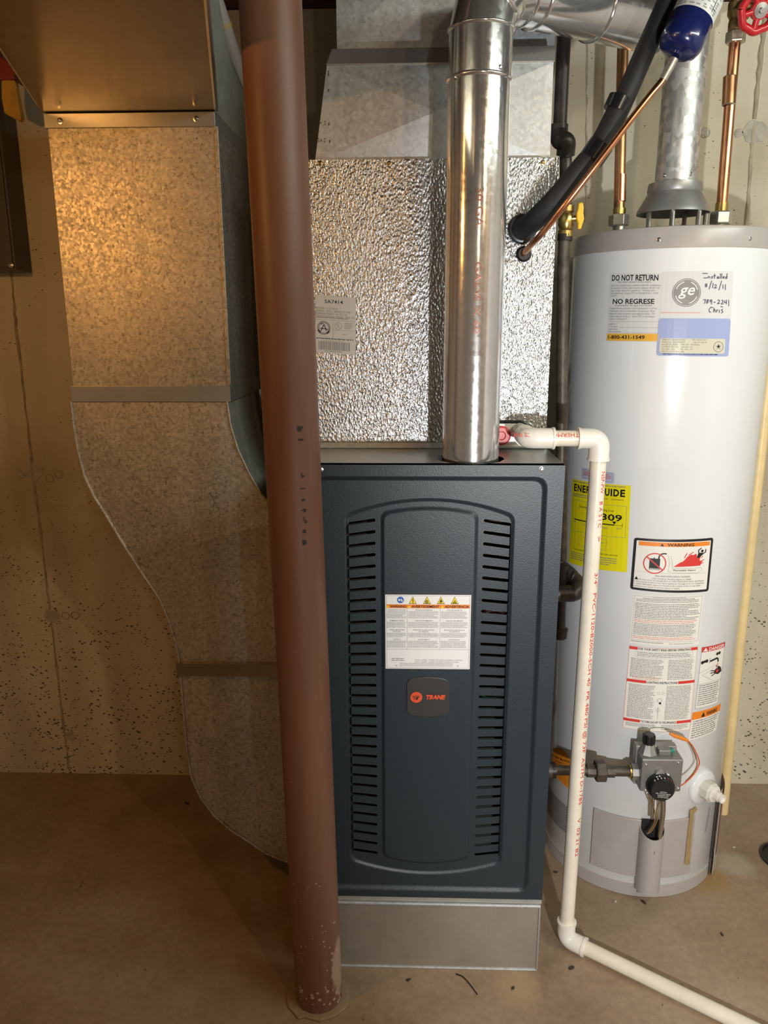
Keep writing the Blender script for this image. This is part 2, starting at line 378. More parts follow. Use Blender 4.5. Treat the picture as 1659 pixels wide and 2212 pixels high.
# ---- lettering -----------------------------------------------------
TC = {}
def text2d(s, bold=0.0):
    k = (s, bold)
    if k not in TC:
        c = bpy.data.curves.new('t', 'FONT'); c.body = s; c.size = 1.0; c.resolution_u = 2; c.offset = bold
        o = bpy.data.objects.new('t', c)
        me = o.to_mesh()
        v = [(p.co.x, p.co.y) for p in me.vertices]; f = [tuple(q.vertices) for q in me.polygons]
        o.to_mesh_clear(); bpy.data.objects.remove(o); bpy.data.curves.remove(c)
        TC[k] = (v, f)
    return TC[k]
class Label:
    """flat print on a surface: fn(u, v, off) -> world, u right and v down in metres"""
    def __init__(s, fn, w, h, step=0.02): s.fn = fn; s.w = w; s.h = h; s.g = {}; s.step = step; s.z = {}
    def _g(s, col, lay):
        k = (col, lay)
        if k not in s.g: s.g[k] = G()
        return s.g[k]
    def tri(s, pts, faces, col, lay=1):
        s._g(col, lay).add([s.fn(u, v, lay*0.00035) for u, v in pts], faces); return s
    def rect(s, u0, v0, u1, v1, col, lay=1):
        nx = max(1, int(abs(u1-u0)/s.step)); ny = 1
        pts = [(u0+(u1-u0)*i/nx, v0+(v1-v0)*j) for j in (0, 1) for i in range(nx+1)]
        return s.tri(pts, [(i, i+1, nx+2+i, nx+1+i) for i in range(nx)], col, lay)
    def frame(s, u0, v0, u1, v1, t, col, lay=1):
        s.rect(u0, v0, u1, v0+t, col, lay); s.rect(u0, v1-t, u1, v1, col, lay)
        s.rect(u0, v0+t, u0+t, v1-t, col, lay); return s.rect(u1-t, v0+t, u1, v1-t, col, lay)
    def poly(s, pts, col, lay=1):
        u0 = min(p[0] for p in pts); u1 = max(p[0] for p in pts)
        if s.step > 0.015 or u1-u0 < 0.010: return s.tri(pts, [tuple(range(len(pts)))], col, lay)
        n = int((u1-u0)/0.007)+1                      # strips, so that wide shapes follow a curved surface
        def cut(q, c, sg):
            out = []
            for a, b in zip(q, q[1:]+q[:1]):
                da, db = sg*(a[0]-c), sg*(b[0]-c)
                if da >= 0: out.append(a)
                if da*db < 0: t = da/(da-db); out.append((c, a[1]+(b[1]-a[1])*t))
            return out
        for k in range(n):
            q = cut(cut(list(pts), u0+(u1-u0)*k/n, 1), u0+(u1-u0)*(k+1)/n, -1)
            if len(q) > 2: s.tri(q, [tuple(range(len(q)))], col, lay)
        return s
    def rrect(s, u0, v0, u1, v1, r, col, lay=0):
        n = 5; pts = []
        for cx, cy, a0 in ((u1-r, v1-r, 0), (u0+r, v1-r, 90), (u0+r, v0+r, 180), (u1-r, v0+r, 270)):
            for k in range(n+1):
                a = math.radians(a0+90*k/n); pts.append((cx+r*math.cos(a), cy+r*math.sin(a)))
        # strips so that it follows a curved surface
        s.rect(u0+r, v0, u1-r, v1, col, lay); s.rect(u0, v0+r, u0+r, v1-r, col, lay); s.rect(u1-r, v0+r, u1, v1-r, col, lay)
        for q in range(4):
            c = ((u1-r, v1-r), (u0+r, v1-r), (u0+r, v0+r), (u1-r, v0+r))[q]; s.poly([c]+pts[q*(n+1):(q+1)*(n+1)], col, lay)
        return s
    def disc(s, u, v, r, col, lay=1, r0=0.0, a0=0, a1=360, n=28):
        if r0 <= 0: return s.poly([(u+r*math.cos(2*PI*k/n), v+r*math.sin(2*PI*k/n)) for k in range(n)], col, lay)
        pts = []
        for k in range(n+1):
            a = math.radians(a0+(a1-a0)*k/n); pts += [(u+r0*math.cos(a), v+r0*math.sin(a)), (u+r*math.cos(a), v+r*math.sin(a))]
        return s.tri(pts, [(2*k, 2*k+1, 2*k+3, 2*k+2) for k in range(n)], col, lay)
    def line(s, a, b, t, col, lay=1):
        dx, dy = b[0]-a[0], b[1]-a[1]; l = math.hypot(dx, dy) or 1; nx, ny = -dy/l*t/2, dx/l*t/2
        return s.poly([(a[0]+nx, a[1]+ny), (b[0]+nx, b[1]+ny), (b[0]-nx, b[1]-ny), (a[0]-nx, a[1]-ny)], col, lay)
    def path(s, pts, t, col, lay=1):
        for a, b in zip(pts, pts[1:]): s.line(a, b, t, col, lay)
        return s
    def text(s, txt, u, v, h, col, width=None, bold=0.0, align='l', lay=1, slant=0.0, squeeze=1.0, tilt=0.0):
        """baseline at v, cap height h; width fits the string"""
        vs, fs = text2d(txt, bold)
        if not vs: return s
        x0 = min(p[0] for p in vs); x1 = max(p[0] for p in vs); k = h/0.70
        kx = (width/(x1-x0)) if width else k*squeeze
        wd = (x1-x0)*kx; off = {'l': 0, 'c': -wd/2, 'r': -wd}[align]
        pts = []
        for x, y in vs:
            a = (x-x0)*kx+off+slant*y*k; b = -y*k
            pts.append((u+a*math.cos(tilt)-b*math.sin(tilt), v+a*math.sin(tilt)+b*math.cos(tilt)))
        return s.tri(pts, fs, col, lay)
    def small(s, u0, v0, u1, v1, rows, col, lay=1, fill=0.55, seed=1, ragged=0.25, gap=None):
        """rows of print too small to read: short strokes grouped into words"""
        rd = random.Random(seed); p = (v1-v0)/rows; h = p*fill
        for i in range(rows):
            u = u0; end = u1-(u1-u0)*rd.random()*ragged*(1 if i % 4 == 3 else 0.3); vv = v0+i*p
            while u < end:
                wd = h*rd.uniform(1.2, 4.5); e = min(u+wd, end)
                while u < e-h*0.2:
                    q = min(u+h*rd.uniform(0.35, 0.62), e); t = rd.choice((0, 0, 0.22)); 
                    s.rect(u, vv+h*t, q, vv+h*(1 if rd.random() < 0.85 else 0.72), col, lay); u = q+h*0.16
                u += h*0.45
        return s
    def build(s, name, parent, paper=None, r=0.0, label=None, part_names=None):
        if paper: s.rrect(0, 0, s.w, s.h, r, paper, 0) if r else s.rect(0, 0, s.w, s.h, paper, 0)
        base = None
        ks = sorted(s.g, key=lambda k: k[1])
        for k in ks:
            if k[1] == 0:
                base = s.g[k].build(name, k[0], parent, smooth=0)
        if label: plab(base, label)
        for k in ks:
            if k[1] > 0:
                c = s.g[k].build('print', k[0], base, smooth=0); c['kind'] = 'stuff'
        return base
def flat_label(tl, tr, bl, out, step=0.05):
    tl, tr, bl, out = Vector(tl), Vector(tr), Vector(bl), Vector(out)
    U = (tr-tl); V = (bl-tl); wd, ht = U.length, V.length; U /= wd; V /= ht
    return Label(lambda u, v, o: tl+U*u+V*v+out*(o+0.0006), wd, ht, step)

# ================================================================== the room
YW = 2.25                                   # face of the back wall
floor = struct(G().box(-2.6, 2.1, -2.7, YW+0.15, -0.12, 0).build('floor', 'floor_concrete', smooth=0))
wall_back = struct(G().box(-2.6, 2.1, YW, YW+0.15, 0, 2.25).build('wall_back', 'poured_concrete', smooth=0))
struct(G().box(-2.75, -2.6, -2.7, YW+0.15, 0, 2.25).build('wall_left', 'poured_concrete', smooth=0))
struct(G().box(2.1, 2.25, -2.7, YW+0.15, 0, 2.25).build('wall_right', 'painted_wall', smooth=0))
struct(G().box(-2.75, 2.25, -2.85, -2.7, 0, 2.25).build('wall_front', 'painted_wall', smooth=0))
ceiling = struct(G().box(-2.75, 2.25, -2.85, YW+0.15, 2.50, 2.53).build('ceiling', 'joist_wood', smooth=0))
# wooden sill on the wall and joists under the subfloor
g = G().box(-2.75, 2.25, YW-0.03, YW+0.15, 2.252, 2.295).build('sill_plate', 'joist_wood', ceiling, smooth=0, bevel=0.002)
JM = None
for k in range(12):
    x = -2.4+0.405*k
    if JM is None:
        o = G().box(-0.019, 0.019, -2.8, YW+0.1, 2.297, 2.50).build('joist', 'joist_wood', ceiling, smooth=0, loc=(x, 0, 0)); JM = o.data
    else: link('joist', JM, 'joist_wood', ceiling, 0, (x, 0, 0))

# form seams, a shadow-edge line, tie patches on the poured wall
def seam(pix, name='seam_or_shadow_line', wd=0.006):
    rd = random.Random(len(pix)*3+int(pix[0][0])); P = []
    pts = spline([ay(px, py, YW) for px, py in pix], 10)
    g = G()
    for p in pts: P.append(Vector((p.x+rd.uniform(-0.0015, 0.0015), YW+0.0015, p.z)))
    g.tube(P, [wd*rd.uniform(0.5, 0.95) for _ in P], 6)
    return g.build(name, 'wall_seam', wall_back, smooth=60)
seam([(8, 380), (25, 600), (37, 723), (70, 1005), (106, 1303), (149, 1658)])
seam([(1652, 20), (1648, 73), (1630, 257)], wd=0.009)
seam([(1628, 262), (1612, 481), (1590, 700)], wd=0.007)
seam([(1268, 90), (1266, 300), (1264, 480)], wd=0.004)  # thin dark line laid along a cast-shadow edge on the wall
def patch(px, py, r, mat='tie_patch', sq=0.9):
    p = ay(px, py, YW); rd = random.Random(int(px+py)); n = 14
    pts = [(p.x+r*math.cos(2*PI*k/n)*rd.uniform(0.75, 1.15), YW-0.002, p.z+sq*r*math.sin(2*PI*k/n)*rd.uniform(0.75, 1.15)) for k in range(n)]
    return G().prism(pts, (0, 0.004, 0)).build('tie_patch', mat, wall_back, smooth=0, bevel=0.001)
for px, py, r in ((72, 1018, 0.034), (42, 1022, 0.012), (112, 1330, 0.026), (152, 1590, 0.02), (1632, 285, 0.034), (1595, 288, 0.013), (1523, 285, 0.013)):
    patch(px, py, r)
def ring(px, py, r):
    p = ay(px, py, YW); pts = [(p.x+r*math.cos(2*PI*k/18), YW-0.0004, p.z+r*math.sin(2*PI*k/18)) for k in range(19)]
    return G().tube(pts, 0.0016, 6).build('tie_ring', 'wall_seam', wall_back)
for px, py in ((107, 1033), (127, 1024), (142, 1330), (162, 1329), (45, 1025), (1523, 287)): ring(px, py, 0.012)

# ================================================================== furnace
YF, FX0, FX1, FZ0, FZ1 = 1.4825, -0.2205, 0.3035, 0.193, 1.183
XC = (FX0+FX1)/2
YB = 2.17
D = lambda px, py: (lambda p: (p.x, p.z))(ay(px, py, YF))
furn = thing('furnace', 'dark slate blue gas furnace with louvered front door', 'furnace', (XC, (YF+YB)/2, 0.18))
def loop_arch(a, zt, pt, zb, pb, rc, n=5):
    L_ = []
    def bez(p0, c, p1):
        for k in range(n+1):
            t = k/n; L_.append((p0[0]*(1-t)**2+2*c[0]*t*(1-t)+p1[0]*t*t, p0[1]*(1-t)**2+2*c[1]*t*(1-t)+p1[1]*t*t))
    top = lambda x: zt+(pt-zt)*(1-(x/a)**2)
    bot = lambda x: zb+(pb-zb)*(1-(x/a)**2)
    b = a-rc
    bez((a, zt-rc), (a, zt), (b, top(b)))
    m = 16
    for k in range(1, m): x = b-2*b*k/m; L_.append((x, top(x)))
    bez((-b, top(b)), (-a, zt), (-a, zt-rc))
    bez((-a, zb+rc), (-a, zb), (-b, bot(b)))
    for k in range(1, m): x = -b+2*b*k/m; L_.append((x, bot(x)))
    bez((b, bot(b)), (a, zb), (a, zb+rc))
    return [(x+XC, z) for x, z in L_]
def slot_loop(cx, cz, ln, ht, tilt, n=6):
    r = ht/2; h = ln/2-r; c, s_ = math.cos(tilt), math.sin(tilt); out = []
    for sx, a0 in ((1, -90), (-1, 90)):
        for k in range(n+1):
            a = math.radians(a0+180*k/n); x, z = sx*h+r*math.cos(a), r*math.sin(a)
            out.append((cx+x*c-z*s_, cz+x*s_+z*c))
    return out
loops = []                                   # (points, height)
rect = [(FX0, FZ0), (FX1, FZ0), (FX1, FZ1), (FX0, FZ1)]
loops.append((rect, 0.0))
def step(args, rc, h0, h1, wd, sm=4):
    a, zt, pt, zb, pb = args
    for k in range(sm+1):
        t = k/sm; i = wd*t; s_ = t*t*(3-2*t)
        loops.append((loop_arch(a-i, zt-i, pt-i, zb+i, pb+i, max(rc-i*0.6, 0.004)), h0+(h1-h0)*s_))
a1 = D(1181, 1100)[0]-XC; zt1 = D(926, 1029)[1]; zb1 = D(926, 1925)[1]
step((a1, zt1, zt1+1e-4, zb1, zb1-1e-4), 0.026, 0.0, -0.006, 0.010)
a2 = D(1111, 1200)[0]-XC; zt2 = D(926, 1112)[1]; pt2 = D(926, 1077)[1]; zb2 = D(926, 1868)[1]; pb2 = D(926, 1894)[1]
step((a2, zt2, pt2, zb2, pb2), 0.016, -0.006, -0.010, 0.008)
a3 = D(1033, 1200)[0]-XC; zt3 = D(926, 1108)[1]; pt3 = D(926, 1096)[1]; zb3 = D(926, 1859)[1]; pb3 = D(926, 1872)[1]
step((a3, zt3, pt3, zb3, pb3), 0.016, -0.010, -0.005, 0.008)
ZS0, ZS1 = D(780, 1130)[1], D(780, 1845)[1]
SLX = [(D(752, 1300)[0]+D(810, 1300)[0])/2+0.002]; SLX.append(2*XC-SLX[0])
SLN = D(812, 1300)[0]-D(754, 1300)[0]
slots = []
for k in range(33):
    t = k/32; z = ZS0+(ZS1-ZS0)*t; tilt = 0.155-0.30*t
    for i, cx in enumerate(SLX): slots.append(slot_loop(cx, z, SLN, 0.0066, tilt if i == 0 else -tilt))
for s_ in slots: loops.append((s_, -0.010))
V2, E2, HH = [], [], []
for pts, h in loops:
    k = len(V2); n = len(pts); V2 += [Vector(p) for p in pts]; HH += [h]*n; E2 += [(k+i, k+(i+1) % n) for i in range(n)]
ov, oe, of, mv, _, _ = delaunay_2d_cdt(V2, E2, [], 0, 1e-6)
hv = [HH[m[0]] if m else 0 for m in mv]
SC_ = [(sum(p[0] for p in s_)/len(s_), sum(p[1] for p in s_)/len(s_), s_) for s_ in slots]
def inside(x, z):
    for cx, cz, s_ in SC_:
        if abs(z-cz) < 0.012 and abs(x-cx) < SLN/2:
            c = False; j = len(s_)-1
            for i in range(len(s_)):
                if (s_[i][1] > z) != (s_[j][1] > z) and x < (s_[j][0]-s_[i][0])*(z-s_[i][1])/(s_[j][1]-s_[i][1])+s_[i][0]: c = not c
                j = i
            if c: return True
    return False
fs = [f for f in of if not inside(sum(ov[i].x for i in f)/len(f), sum(ov[i].y for i in f)/len(f))]
bm = bmesh.new(); bv = [bm.verts.new((p.x, YF-h, p.y)) for p, h in zip(ov, hv)]
for f in fs:
    try: bm.faces.new([bv[i] for i in f])
    except ValueError: pass
for v in [v for v in bm.verts if not v.link_faces]: bm.verts.remove(v)
be = [e for e in bm.edges if len(e.link_faces) == 1]
r = bmesh.ops.extrude_edge_only(bm, edges=be)
for v in [x for x in r['geom'] if isinstance(x, bmesh.types.BMVert)]:
    edge = min(abs(v.co.x-FX0), abs(v.co.x-FX1), abs(v.co.z-FZ0), abs(v.co.z-FZ1)) < 1e-5
    v.co.y = YF+0.022 if edge else v.co.y+0.0022
bmesh.ops.recalc_face_normals(bm, faces=bm.faces)
me = bpy.data.meshes.new('door_panel'); bm.to_mesh(me); bm.free()
door = link('door_panel', me, 'slate_blue_paint', furn)
for px, py in ((1170, 1013), (693, 1014)):
    x, z = D(px, py); screw((x, YF-0.0005, z), (0, -1, 0), door, r=0.0036)
# cabinet shell
for nm, x0, x1 in (('side_panel', FX0, FX0+0.002), ('side_panel', FX1-0.002, FX1)):
    G().box(x0, x1, YF+0.023, YB, FZ0-0.012, FZ1-0.002).build(nm, 'cabinet_side', furn, smooth=0)
G().box(FX0+0.003, FX1-0.003, YB-0.003, YB, FZ0-0.012, FZ1-0.002).build('back_panel', 'cabinet_side', furn, smooth=0)
FLX, FLY, FLR = 0.1255, 1.5625, 0.0575
n = 40
V2 = [Vector(p) for p in ((FX0, YF+0.001), (FX1, YF+0.001), (FX1, YB), (FX0, YB))]+[Vector((FLX+0.069*math.cos(2*PI*k/n), FLY+0.069*math.sin(2*PI*k/n))) for k in range(n)]
ov, oe, of, _, _, _ = delaunay_2d_cdt(V2, [(0, 1), (1, 2), (2, 3), (3, 0)]+[(4+k, 4+(k+1) % n) for k in range(n)], [], 0, 1e-6)
g = G(); fs = [f for f in of if math.hypot(sum(ov[i].x for i in f)/3-FLX, sum(ov[i].y for i in f)/3-FLY) > 0.066]
g.add([(p.x, p.y, FZ1) for p in ov], fs); g.build('top_panel', 'cabinet_top', furn, smooth=0)
G().box(FX0+0.004, FX1-0.004, YF+0.075, YF+0.08, FZ0, FZ1-0.12).build('dark_backing', 'interior_shade', furn, smooth=0)  # near-black sheet painted in for the shade behind the door slots
G().box(FX0+0.004, FX1-0.004, YF+0.03, YF+0.078, FZ1-0.122, FZ1-0.118).build('dark_backing_top', 'interior_shade', furn, smooth=0)  # near-black strip closing that painted shade at the top
G().box(FX0+0.002, FX1, YF+0.004, YF+0.05, 0.178, 0.192).build('bottom_flange', 'flange_grey', furn, smooth=0, bevel=0.001)
for mat_, pts in (('wire_red', [(1040, 1328), (1055, 1318), (1075, 1326), (1100, 1322)]), ('wire_white', [(1050, 1323), (1070, 1319), (1092, 1324)]), ('wire_green', [(1036, 1500), (1050, 1506), (1068, 1507), (1096, 1504)])):
    P = spline([ay(px, py, YF+0.035) for px, py in pts], 6)
    G().tube(P, 0.0020, 8).build('wire', mat_, furn)
# badge
def arch_poly(px0, px1, pyt, pyb, bulge, y, r):
    (x0, z1), (x1, z0) = D(px0, pyt), D(px1, pyb); cx = (x0+x1)/2; a = (x1-x0)/2
    pts = [(x-XC+cx, z) for x, z in loop_arch(a, z1-bulge, z1, z0+bulge, z0, r)]
    return [(x, y, z) for x, z in pts]
YP = YF+0.005
bp = arch_poly(879, 970, 1463, 1550, 0.007, YP, 0.012)
badge = plab(G().prism(bp, (0, -0.0035, 0)).build('badge', 'badge_dark', furn, smooth=0, bevel=0.001), 'dark plastic badge with red emblem and lettering')
lb = flat_label(ay(879, 1463, YP-0.0040), ay(970, 1463, YP-0.0040), ay(879, 1550, YP-0.0040), (0, -1, 0))
cu, cv, cr = lb.w*0.225, lb.h*0.49, lb.w*0.142
lb.disc(cu, cv, cr, 'logo_red')
for k in range(6):
    v = cv-cr*0.32+k*cr*0.13; lb.rect(cu-cr*(0.72-k*0.06), v, cu+cr*(0.62-k*0.10), v+cr*0.06, 'badge_dark', 2)
lb.poly([(cu+cr*0.05, cv-cr*0.02), (cu+cr*0.50, cv-cr*0.10), (cu+cr*0.1, cv+cr*0.5), (cu-cr*0.02, cv+cr*0.45)], 'badge_dark', 2)
lb.text('TRANE', lb.w*0.44, lb.h*0.535, lb.h*0.10, 'logo_red', width=lb.w*0.46, bold=0.06, slant=0.22)
for k in lb.g: lb.g[k].build('print', k[0], badge, smooth=0)['kind'] = 'stuff'
# furnace warning sticker
lb = flat_label(ay(832, 1284, YF+0.0046), ay(1018, 1285, YF+0.0046), ay(833, 1444, YF+0.0046), (0, -1, 0))
W_, H_ = lb.w, lb.h
X = lambda p: (p-152)/1345*W_
Y = lambda p: (p-98)/1165*H_
lb.frame(X(170), Y(112), X(1480), Y(1246), 0.0005, 'ink_grey')
lb.disc(X(392), Y(180), W_*0.040, 'ink_blue'); lb.rect(X(358), Y(165), X(384), Y(195), 'ink_white', 2); lb.rect(X(392), Y(165), X(420), Y(185), 'ink_white', 2); lb.disc(X(415), Y(190), W_*0.011, 'ink_white', 2)
for cx in (585, 808, 1025, 1240):
    for k, (d, col) in enumerate(((62, 'ink_black'), (52, 'ink_yellow'))):
        lb.poly([(X(cx), Y(182-d*0.92)), (X(cx+d), Y(182+d*0.92)), (X(cx-d), Y(182+d*0.92))], col, 1+k)
lb.path([(X(592), Y(155)), (X(578), Y(185)), (X(594), Y(188)), (X(582), Y(222))], 0.0012, 'ink_black', 3)
for q in (-22, -5, 14): lb.path([(X(808+q), Y(165+abs(q))), (X(804+q), Y(195)), (X(812+q), Y(228))], 0.0013, 'ink_black', 3)
lb.poly([(X(1025), Y(160)), (X(1048), Y(200)), (X(1035), Y(224)), (X(1012), Y(224)), (X(1002), Y(200)), (X(1015), Y(190))], 'ink_black', 3); lb.disc(X(1025), Y(212), W_*0.006, 'ink_yellow', 4)
lb.disc(X(1240), Y(190), W_*0.008, 'ink_black', 3); lb.line((X(1212), Y(208)), (X(1268), Y(222)), 0.0012, 'ink_black', 3); lb.line((X(1212), Y(222)), (X(1268), Y(208)), 0.0012, 'ink_black', 3)
lb.rect(X(172), Y(248), X(1478), Y(306), 'ink_orange')
for x0, x1, t in ((228, 482, 'WARNING'), (565, 1000, 'AVERTISSEMENT'), (1088, 1468, 'ADVERTENCIA')):
    lb.text(t, X(x0), Y(297), Y(297)-Y(260), 'ink_black', width=X(x1)-X(x0), bold=0.025, lay=2)
    lb.poly([(X(x0-38), Y(262)), (X(x0-12), Y(298)), (X(x0-64), Y(298))], 'ink_yellow', 2)
for x in (498, 1015): lb.rect(X(x), Y(248), X(x)+0.0004, Y(950), 'ink_grey', 2)
lb.rect(X(172), Y(948), X(1478), Y(948)+0.0004, 'ink_grey', 2)
heads = [(335, ['HAZARDOUS VOLTAGE!'], ['TENSION DANGEREUSE!'], ['¡VOLTAJE PELIGROSO!'], 6), (500, ['FLAMMABLE VAPORS!'], ['VAPEURS INFLAMMABLES!'], ['¡VAPORES INFLAMABLES!'], 5),
         (645, ['CARBON MONOXIDE', 'EXPOSURE!'], ['EXPOSITION AU MONOXYDE', 'DE CARBONE!'], ['¡EXPOSICIÓN A MONÓXIDO', 'DE CARBONO!'], 4), (795, ['WARNING!'], ['AVERTISSEMENT!'], ['¡ADVERTENCIA!'], 6)]
for hy, *cols, nr in heads:
    for (x0, x1), tx in zip(((178, 492), (512, 1005), (1030, 1455)), cols):
        for q, t in enumerate(tx): lb.text(t, X((x0+x1)/2), Y(hy+8+q*25), Y(20)-Y(2), 'ink_grey', align='c', squeeze=0.9, bold=0.01)
        yb = hy+16+25*(len(tx)-1); lb.small(X(x0), Y(yb+6), X(x1), Y(yb+6+nr*19), nr, 'ink_grey', fill=0.45, seed=hy+x0)
lb.text('MODEL NUMBER / NUMÉRO DE MODÈLE / NÚMERO DE MODELO', X(620), Y(1128), Y(20)-Y(2), 'ink_grey', width=X(1385)-X(620))
lb.text('SERIAL NUMBER / NUMÉRO DE SÉRIE / NÚMERO DE SERIE', X(620), Y(1158), Y(20)-Y(2), 'ink_grey', width=X(1320)-X(620))
lb.small(X(250), Y(1092), X(455), Y(1148), 2, 'ink_grey', fill=0.5, seed=3); lb.small(X(380), Y(1168), X(1240), Y(1232), 3, 'ink_grey', fill=0.4, seed=4)
for x in (322, 1306): lb.poly([(X(x-9), Y(1204)), (X(x+9), Y(1204)), (X(x), Y(1224))], 'ink_black')
lb.build('warning_sticker', furn, 'paper_white', label='white trilingual warning sticker with orange band')

# sheet metal stand under it
stand = thing('furnace_stand', 'bare sheet metal box under the furnace, standing on the floor', 'furnace base', (XC, (YF+YB)/2, 0))
G().box(FX0+0.003, FX1-0.002, YF+0.002, YB, 0.0, 0.177).build('box_panel', 'base_sheet', stand, smooth=0, bevel=0.0015)
G().box(FX0+0.003, FX1-0.002, YF-0.001, YF+0.006, 0.171, 0.1775).build('top_hem', 'galvanized_bright', stand, smooth=0, bevel=0.002)
G().box(FX0+0.003, FX1-0.002, YF-0.001, YF+0.006, 0.0, 0.005).build('bottom_hem', 'galvanized_bright', stand, smooth=0, bevel=0.002)
g = G().box(FX1-0.0065, FX1-0.0020, YF-0.0012, YF+0.002, 0.003, 0.174).build('corner_hem', 'galvanized_smooth', stand, smooth=0, bevel=0.001)

# ================================================================== coil cabinet on top
YC, CZ0, CZ1 = 1.69, 1.1835, 1.777
CX0, CX1 = -0.2145, 0.3005
coil = thing('coil_cabinet', 'embossed foil faced cooling coil cabinet on top of the furnace', 'coil cabinet', ((CX0+CX1)/2, 1.93, CZ0))
G().box(CX0+0.002, CX1-0.002, YC+0.003, YB, CZ0, CZ1-0.002).build('body', 'coil_side', coil, smooth=0, bevel=0.001)
G().box(CX0, CX1, YC, YC+0.003, CZ0+0.014, CZ1).build('front_panel', 'embossed_foil', coil, smooth=0)
G().box(CX0, CX1+0.002, YC-0.004, YC+0.004, CZ0, CZ0+0.013).build('bottom_rail', 'galvanized_bright', coil, smooth=0, bevel=0.0015)
for px, py in ((692, 353), (841, 353), (1173, 351)):
    p = ay(px, py, YC); screw((p.x, YC-0.0004, p.z), (0, -1, 0), coil, 'screw_brass', 0.0036)
# drain port
pp = [ay(px, py, YC) for px, py in ((1070, 964), (1176, 966), (1150, 944), (1143, 925), (1132, 915), (1070, 914))]
g = G().prism([(p.x, YC-0.001, p.z) for p in pp], (0, -0.008, 0)).build('drain_port', 'pvc_white', coil, smooth=0, bevel=0.002)
pr = [ay(px, py, YC) for px, py in ((1068, 911), (1132, 911), (1146, 921), (1154, 942))]
G().tube(round_path(pr, 0.02), 0.0035, 8).build('port_gasket', 'black_plastic', g)
p = ay(1083, 941, YC-0.014)
G().lathe([(0.021, 0), (0.021, 0.006), (0.017, 0.009), (0.010, 0.009), (0.008, 0.006)], (p.x, YC-0.008, p.z), (0, -1, 0), 28).build('drain_plug', 'red_plastic', coil)
# rating label
lb = flat_label(ay(681, 637, YC-0.0012), ay(769, 643, YC-0.0012), ay(682, 761, YC-0.0012), (0, -1, 0))
W_, H_ = lb.w, lb.h
X = lambda p: (p-215)/1060*W_
Y = lambda p: (p-205)/1500*H_
lb.text('SA7414', X(460), Y(398), Y(398)-Y(305), 'ink_black', width=X(935)-X(460), bold=0.004)
for i, (t, x1) in enumerate((('MODEL: CAC30-4', 795), ('SERIAL NO.: 6099L37180', 1130), ('REFRIGERANT: HCFC-22', 1045), ('MAX DESIGN PRESS: 450 PSI', 1240))):
    lb.text(t, X(220), Y(555+70*i), Y(50)-Y(0), 'ink_grey', width=X(x1)-X(220))
lb.small(X(235), Y(765), X(1150), Y(800), 1, 'ink_grey', seed=2, fill=0.6)
lb.rect(X(215), Y(825), X(1255), Y(831), 'ink_grey'); lb.rect(X(675), Y(830), X(681), Y(1300), 'ink_grey'); lb.rect(X(680), Y(1080), X(1245), Y(1086), 'ink_grey')
lb.disc(X(435), Y(1045), W_*0.165, 'ink_grey', 1, W_*0.128); lb.disc(X(435), Y(1045), W_*0.120, 'ink_grey', 1, W_*0.113)
for a0 in (25, 125): lb.disc(X(435), Y(1045), W_*0.165, 'ink_black', 2, W_*0.128, a0, a0+35)
lb.path([(X(360), Y(1130)), (X(440), Y(950)), (X(510), Y(1120))], W_*0.016, 'ink_black', 2); lb.path([(X(335), Y(1060)), (X(545), Y(1075))], W_*0.016, 'ink_black', 2); lb.path([(X(350), Y(950)), (X(420), Y(930))], W_*0.016, 'ink_black', 2)
lb.disc(X(815), Y(970), W_*0.088, 'ink_grey', 1, W_*0.080); lb.text('U', X(770), Y(990), Y(80)-Y(0), 'ink_grey', squeeze=0.8); lb.text('L', X(825), Y(1030), Y(80)-Y(0), 'ink_grey', squeeze=0.8)
lb.small(X(980), Y(880), X(1195), Y(1055), 4, 'ink_grey', seed=5, fill=0.45); lb.small(X(925), Y(1175), X(1045), Y(1205), 1, 'ink_grey', seed=6)
lb.small(X(240), Y(1305), X(1210), Y(1345), 1, 'ink_black', seed=7, fill=0.7, ragged=0); lb.small(X(440), Y(1365), X(960), Y(1385), 1, 'ink_grey', seed=8)
rd = random.Random(4); x = 290
while x < 1115:
    b_ = rd.choice((8, 12, 20, 28)); lb.rect(X(x), Y(1395), X(min(x+b_, 1118)), Y(1620), 'ink_grey'); x += b_+rd.choice((10, 14, 22))
lb.small(X(450), Y(1640), X(930), Y(1670), 1, 'ink_grey', seed=9, fill=0.7)
lb.build('rating_label', coil, 'paper_grey', r=0.004, label='pale rating label with barcode')

# ================================================================== supply plenum above the coil
plen = thing('supply_plenum', 'galvanized supply transition and riser above the foil cabinet', 'duct', (0.05, 1.95, CZ1))
YT = 1.715
bl, br = ay(680, 340, YT), ay(1188, 337, YT); tl, tr = ay(706, 137, YT), ay(1196, 131, YT)
bl.z = br.z = CZ1; tl.z = tr.z = 1.958
ctr = (bl+br+tl+tr)/4 + Vector((0, -0.012, 0)); YPB = 2.16
g = G()
g.add([bl, br, tr, tl, ctr], [(0, 1, 4), (1, 2, 4), (2, 3, 4), (3, 0, 4)])
bk = [Vector((p.x, YPB, p.z)) for p in (bl, br, tr, tl)]
g.add([bl, br, tr, tl]+bk, [(1, 5, 6, 2), (3, 7, 4, 0), (5, 4, 7, 6)])
tb = g.build('transition', 'galvanized_bright', plen, smooth=0)
t2, t3 = ay(717, 103, YT+0.012), ay(1199, 101, YT+0.012)
G().hexa([(tl.x-0.002, YT-0.004, tl.z), (tr.x+0.002, YT-0.004, tr.z), (tr.x+0.002, YPB, tr.z), (tl.x-0.002, YPB, tl.z),
          (t2.x, YT+0.006, 1.990), (t3.x, YT+0.006, 1.990), (t3.x, YPB, 1.990), (t2.x, YPB, 1.990)]).build('cap_band', 'galvanized_smooth', plen, smooth=0, bevel=0.0015)
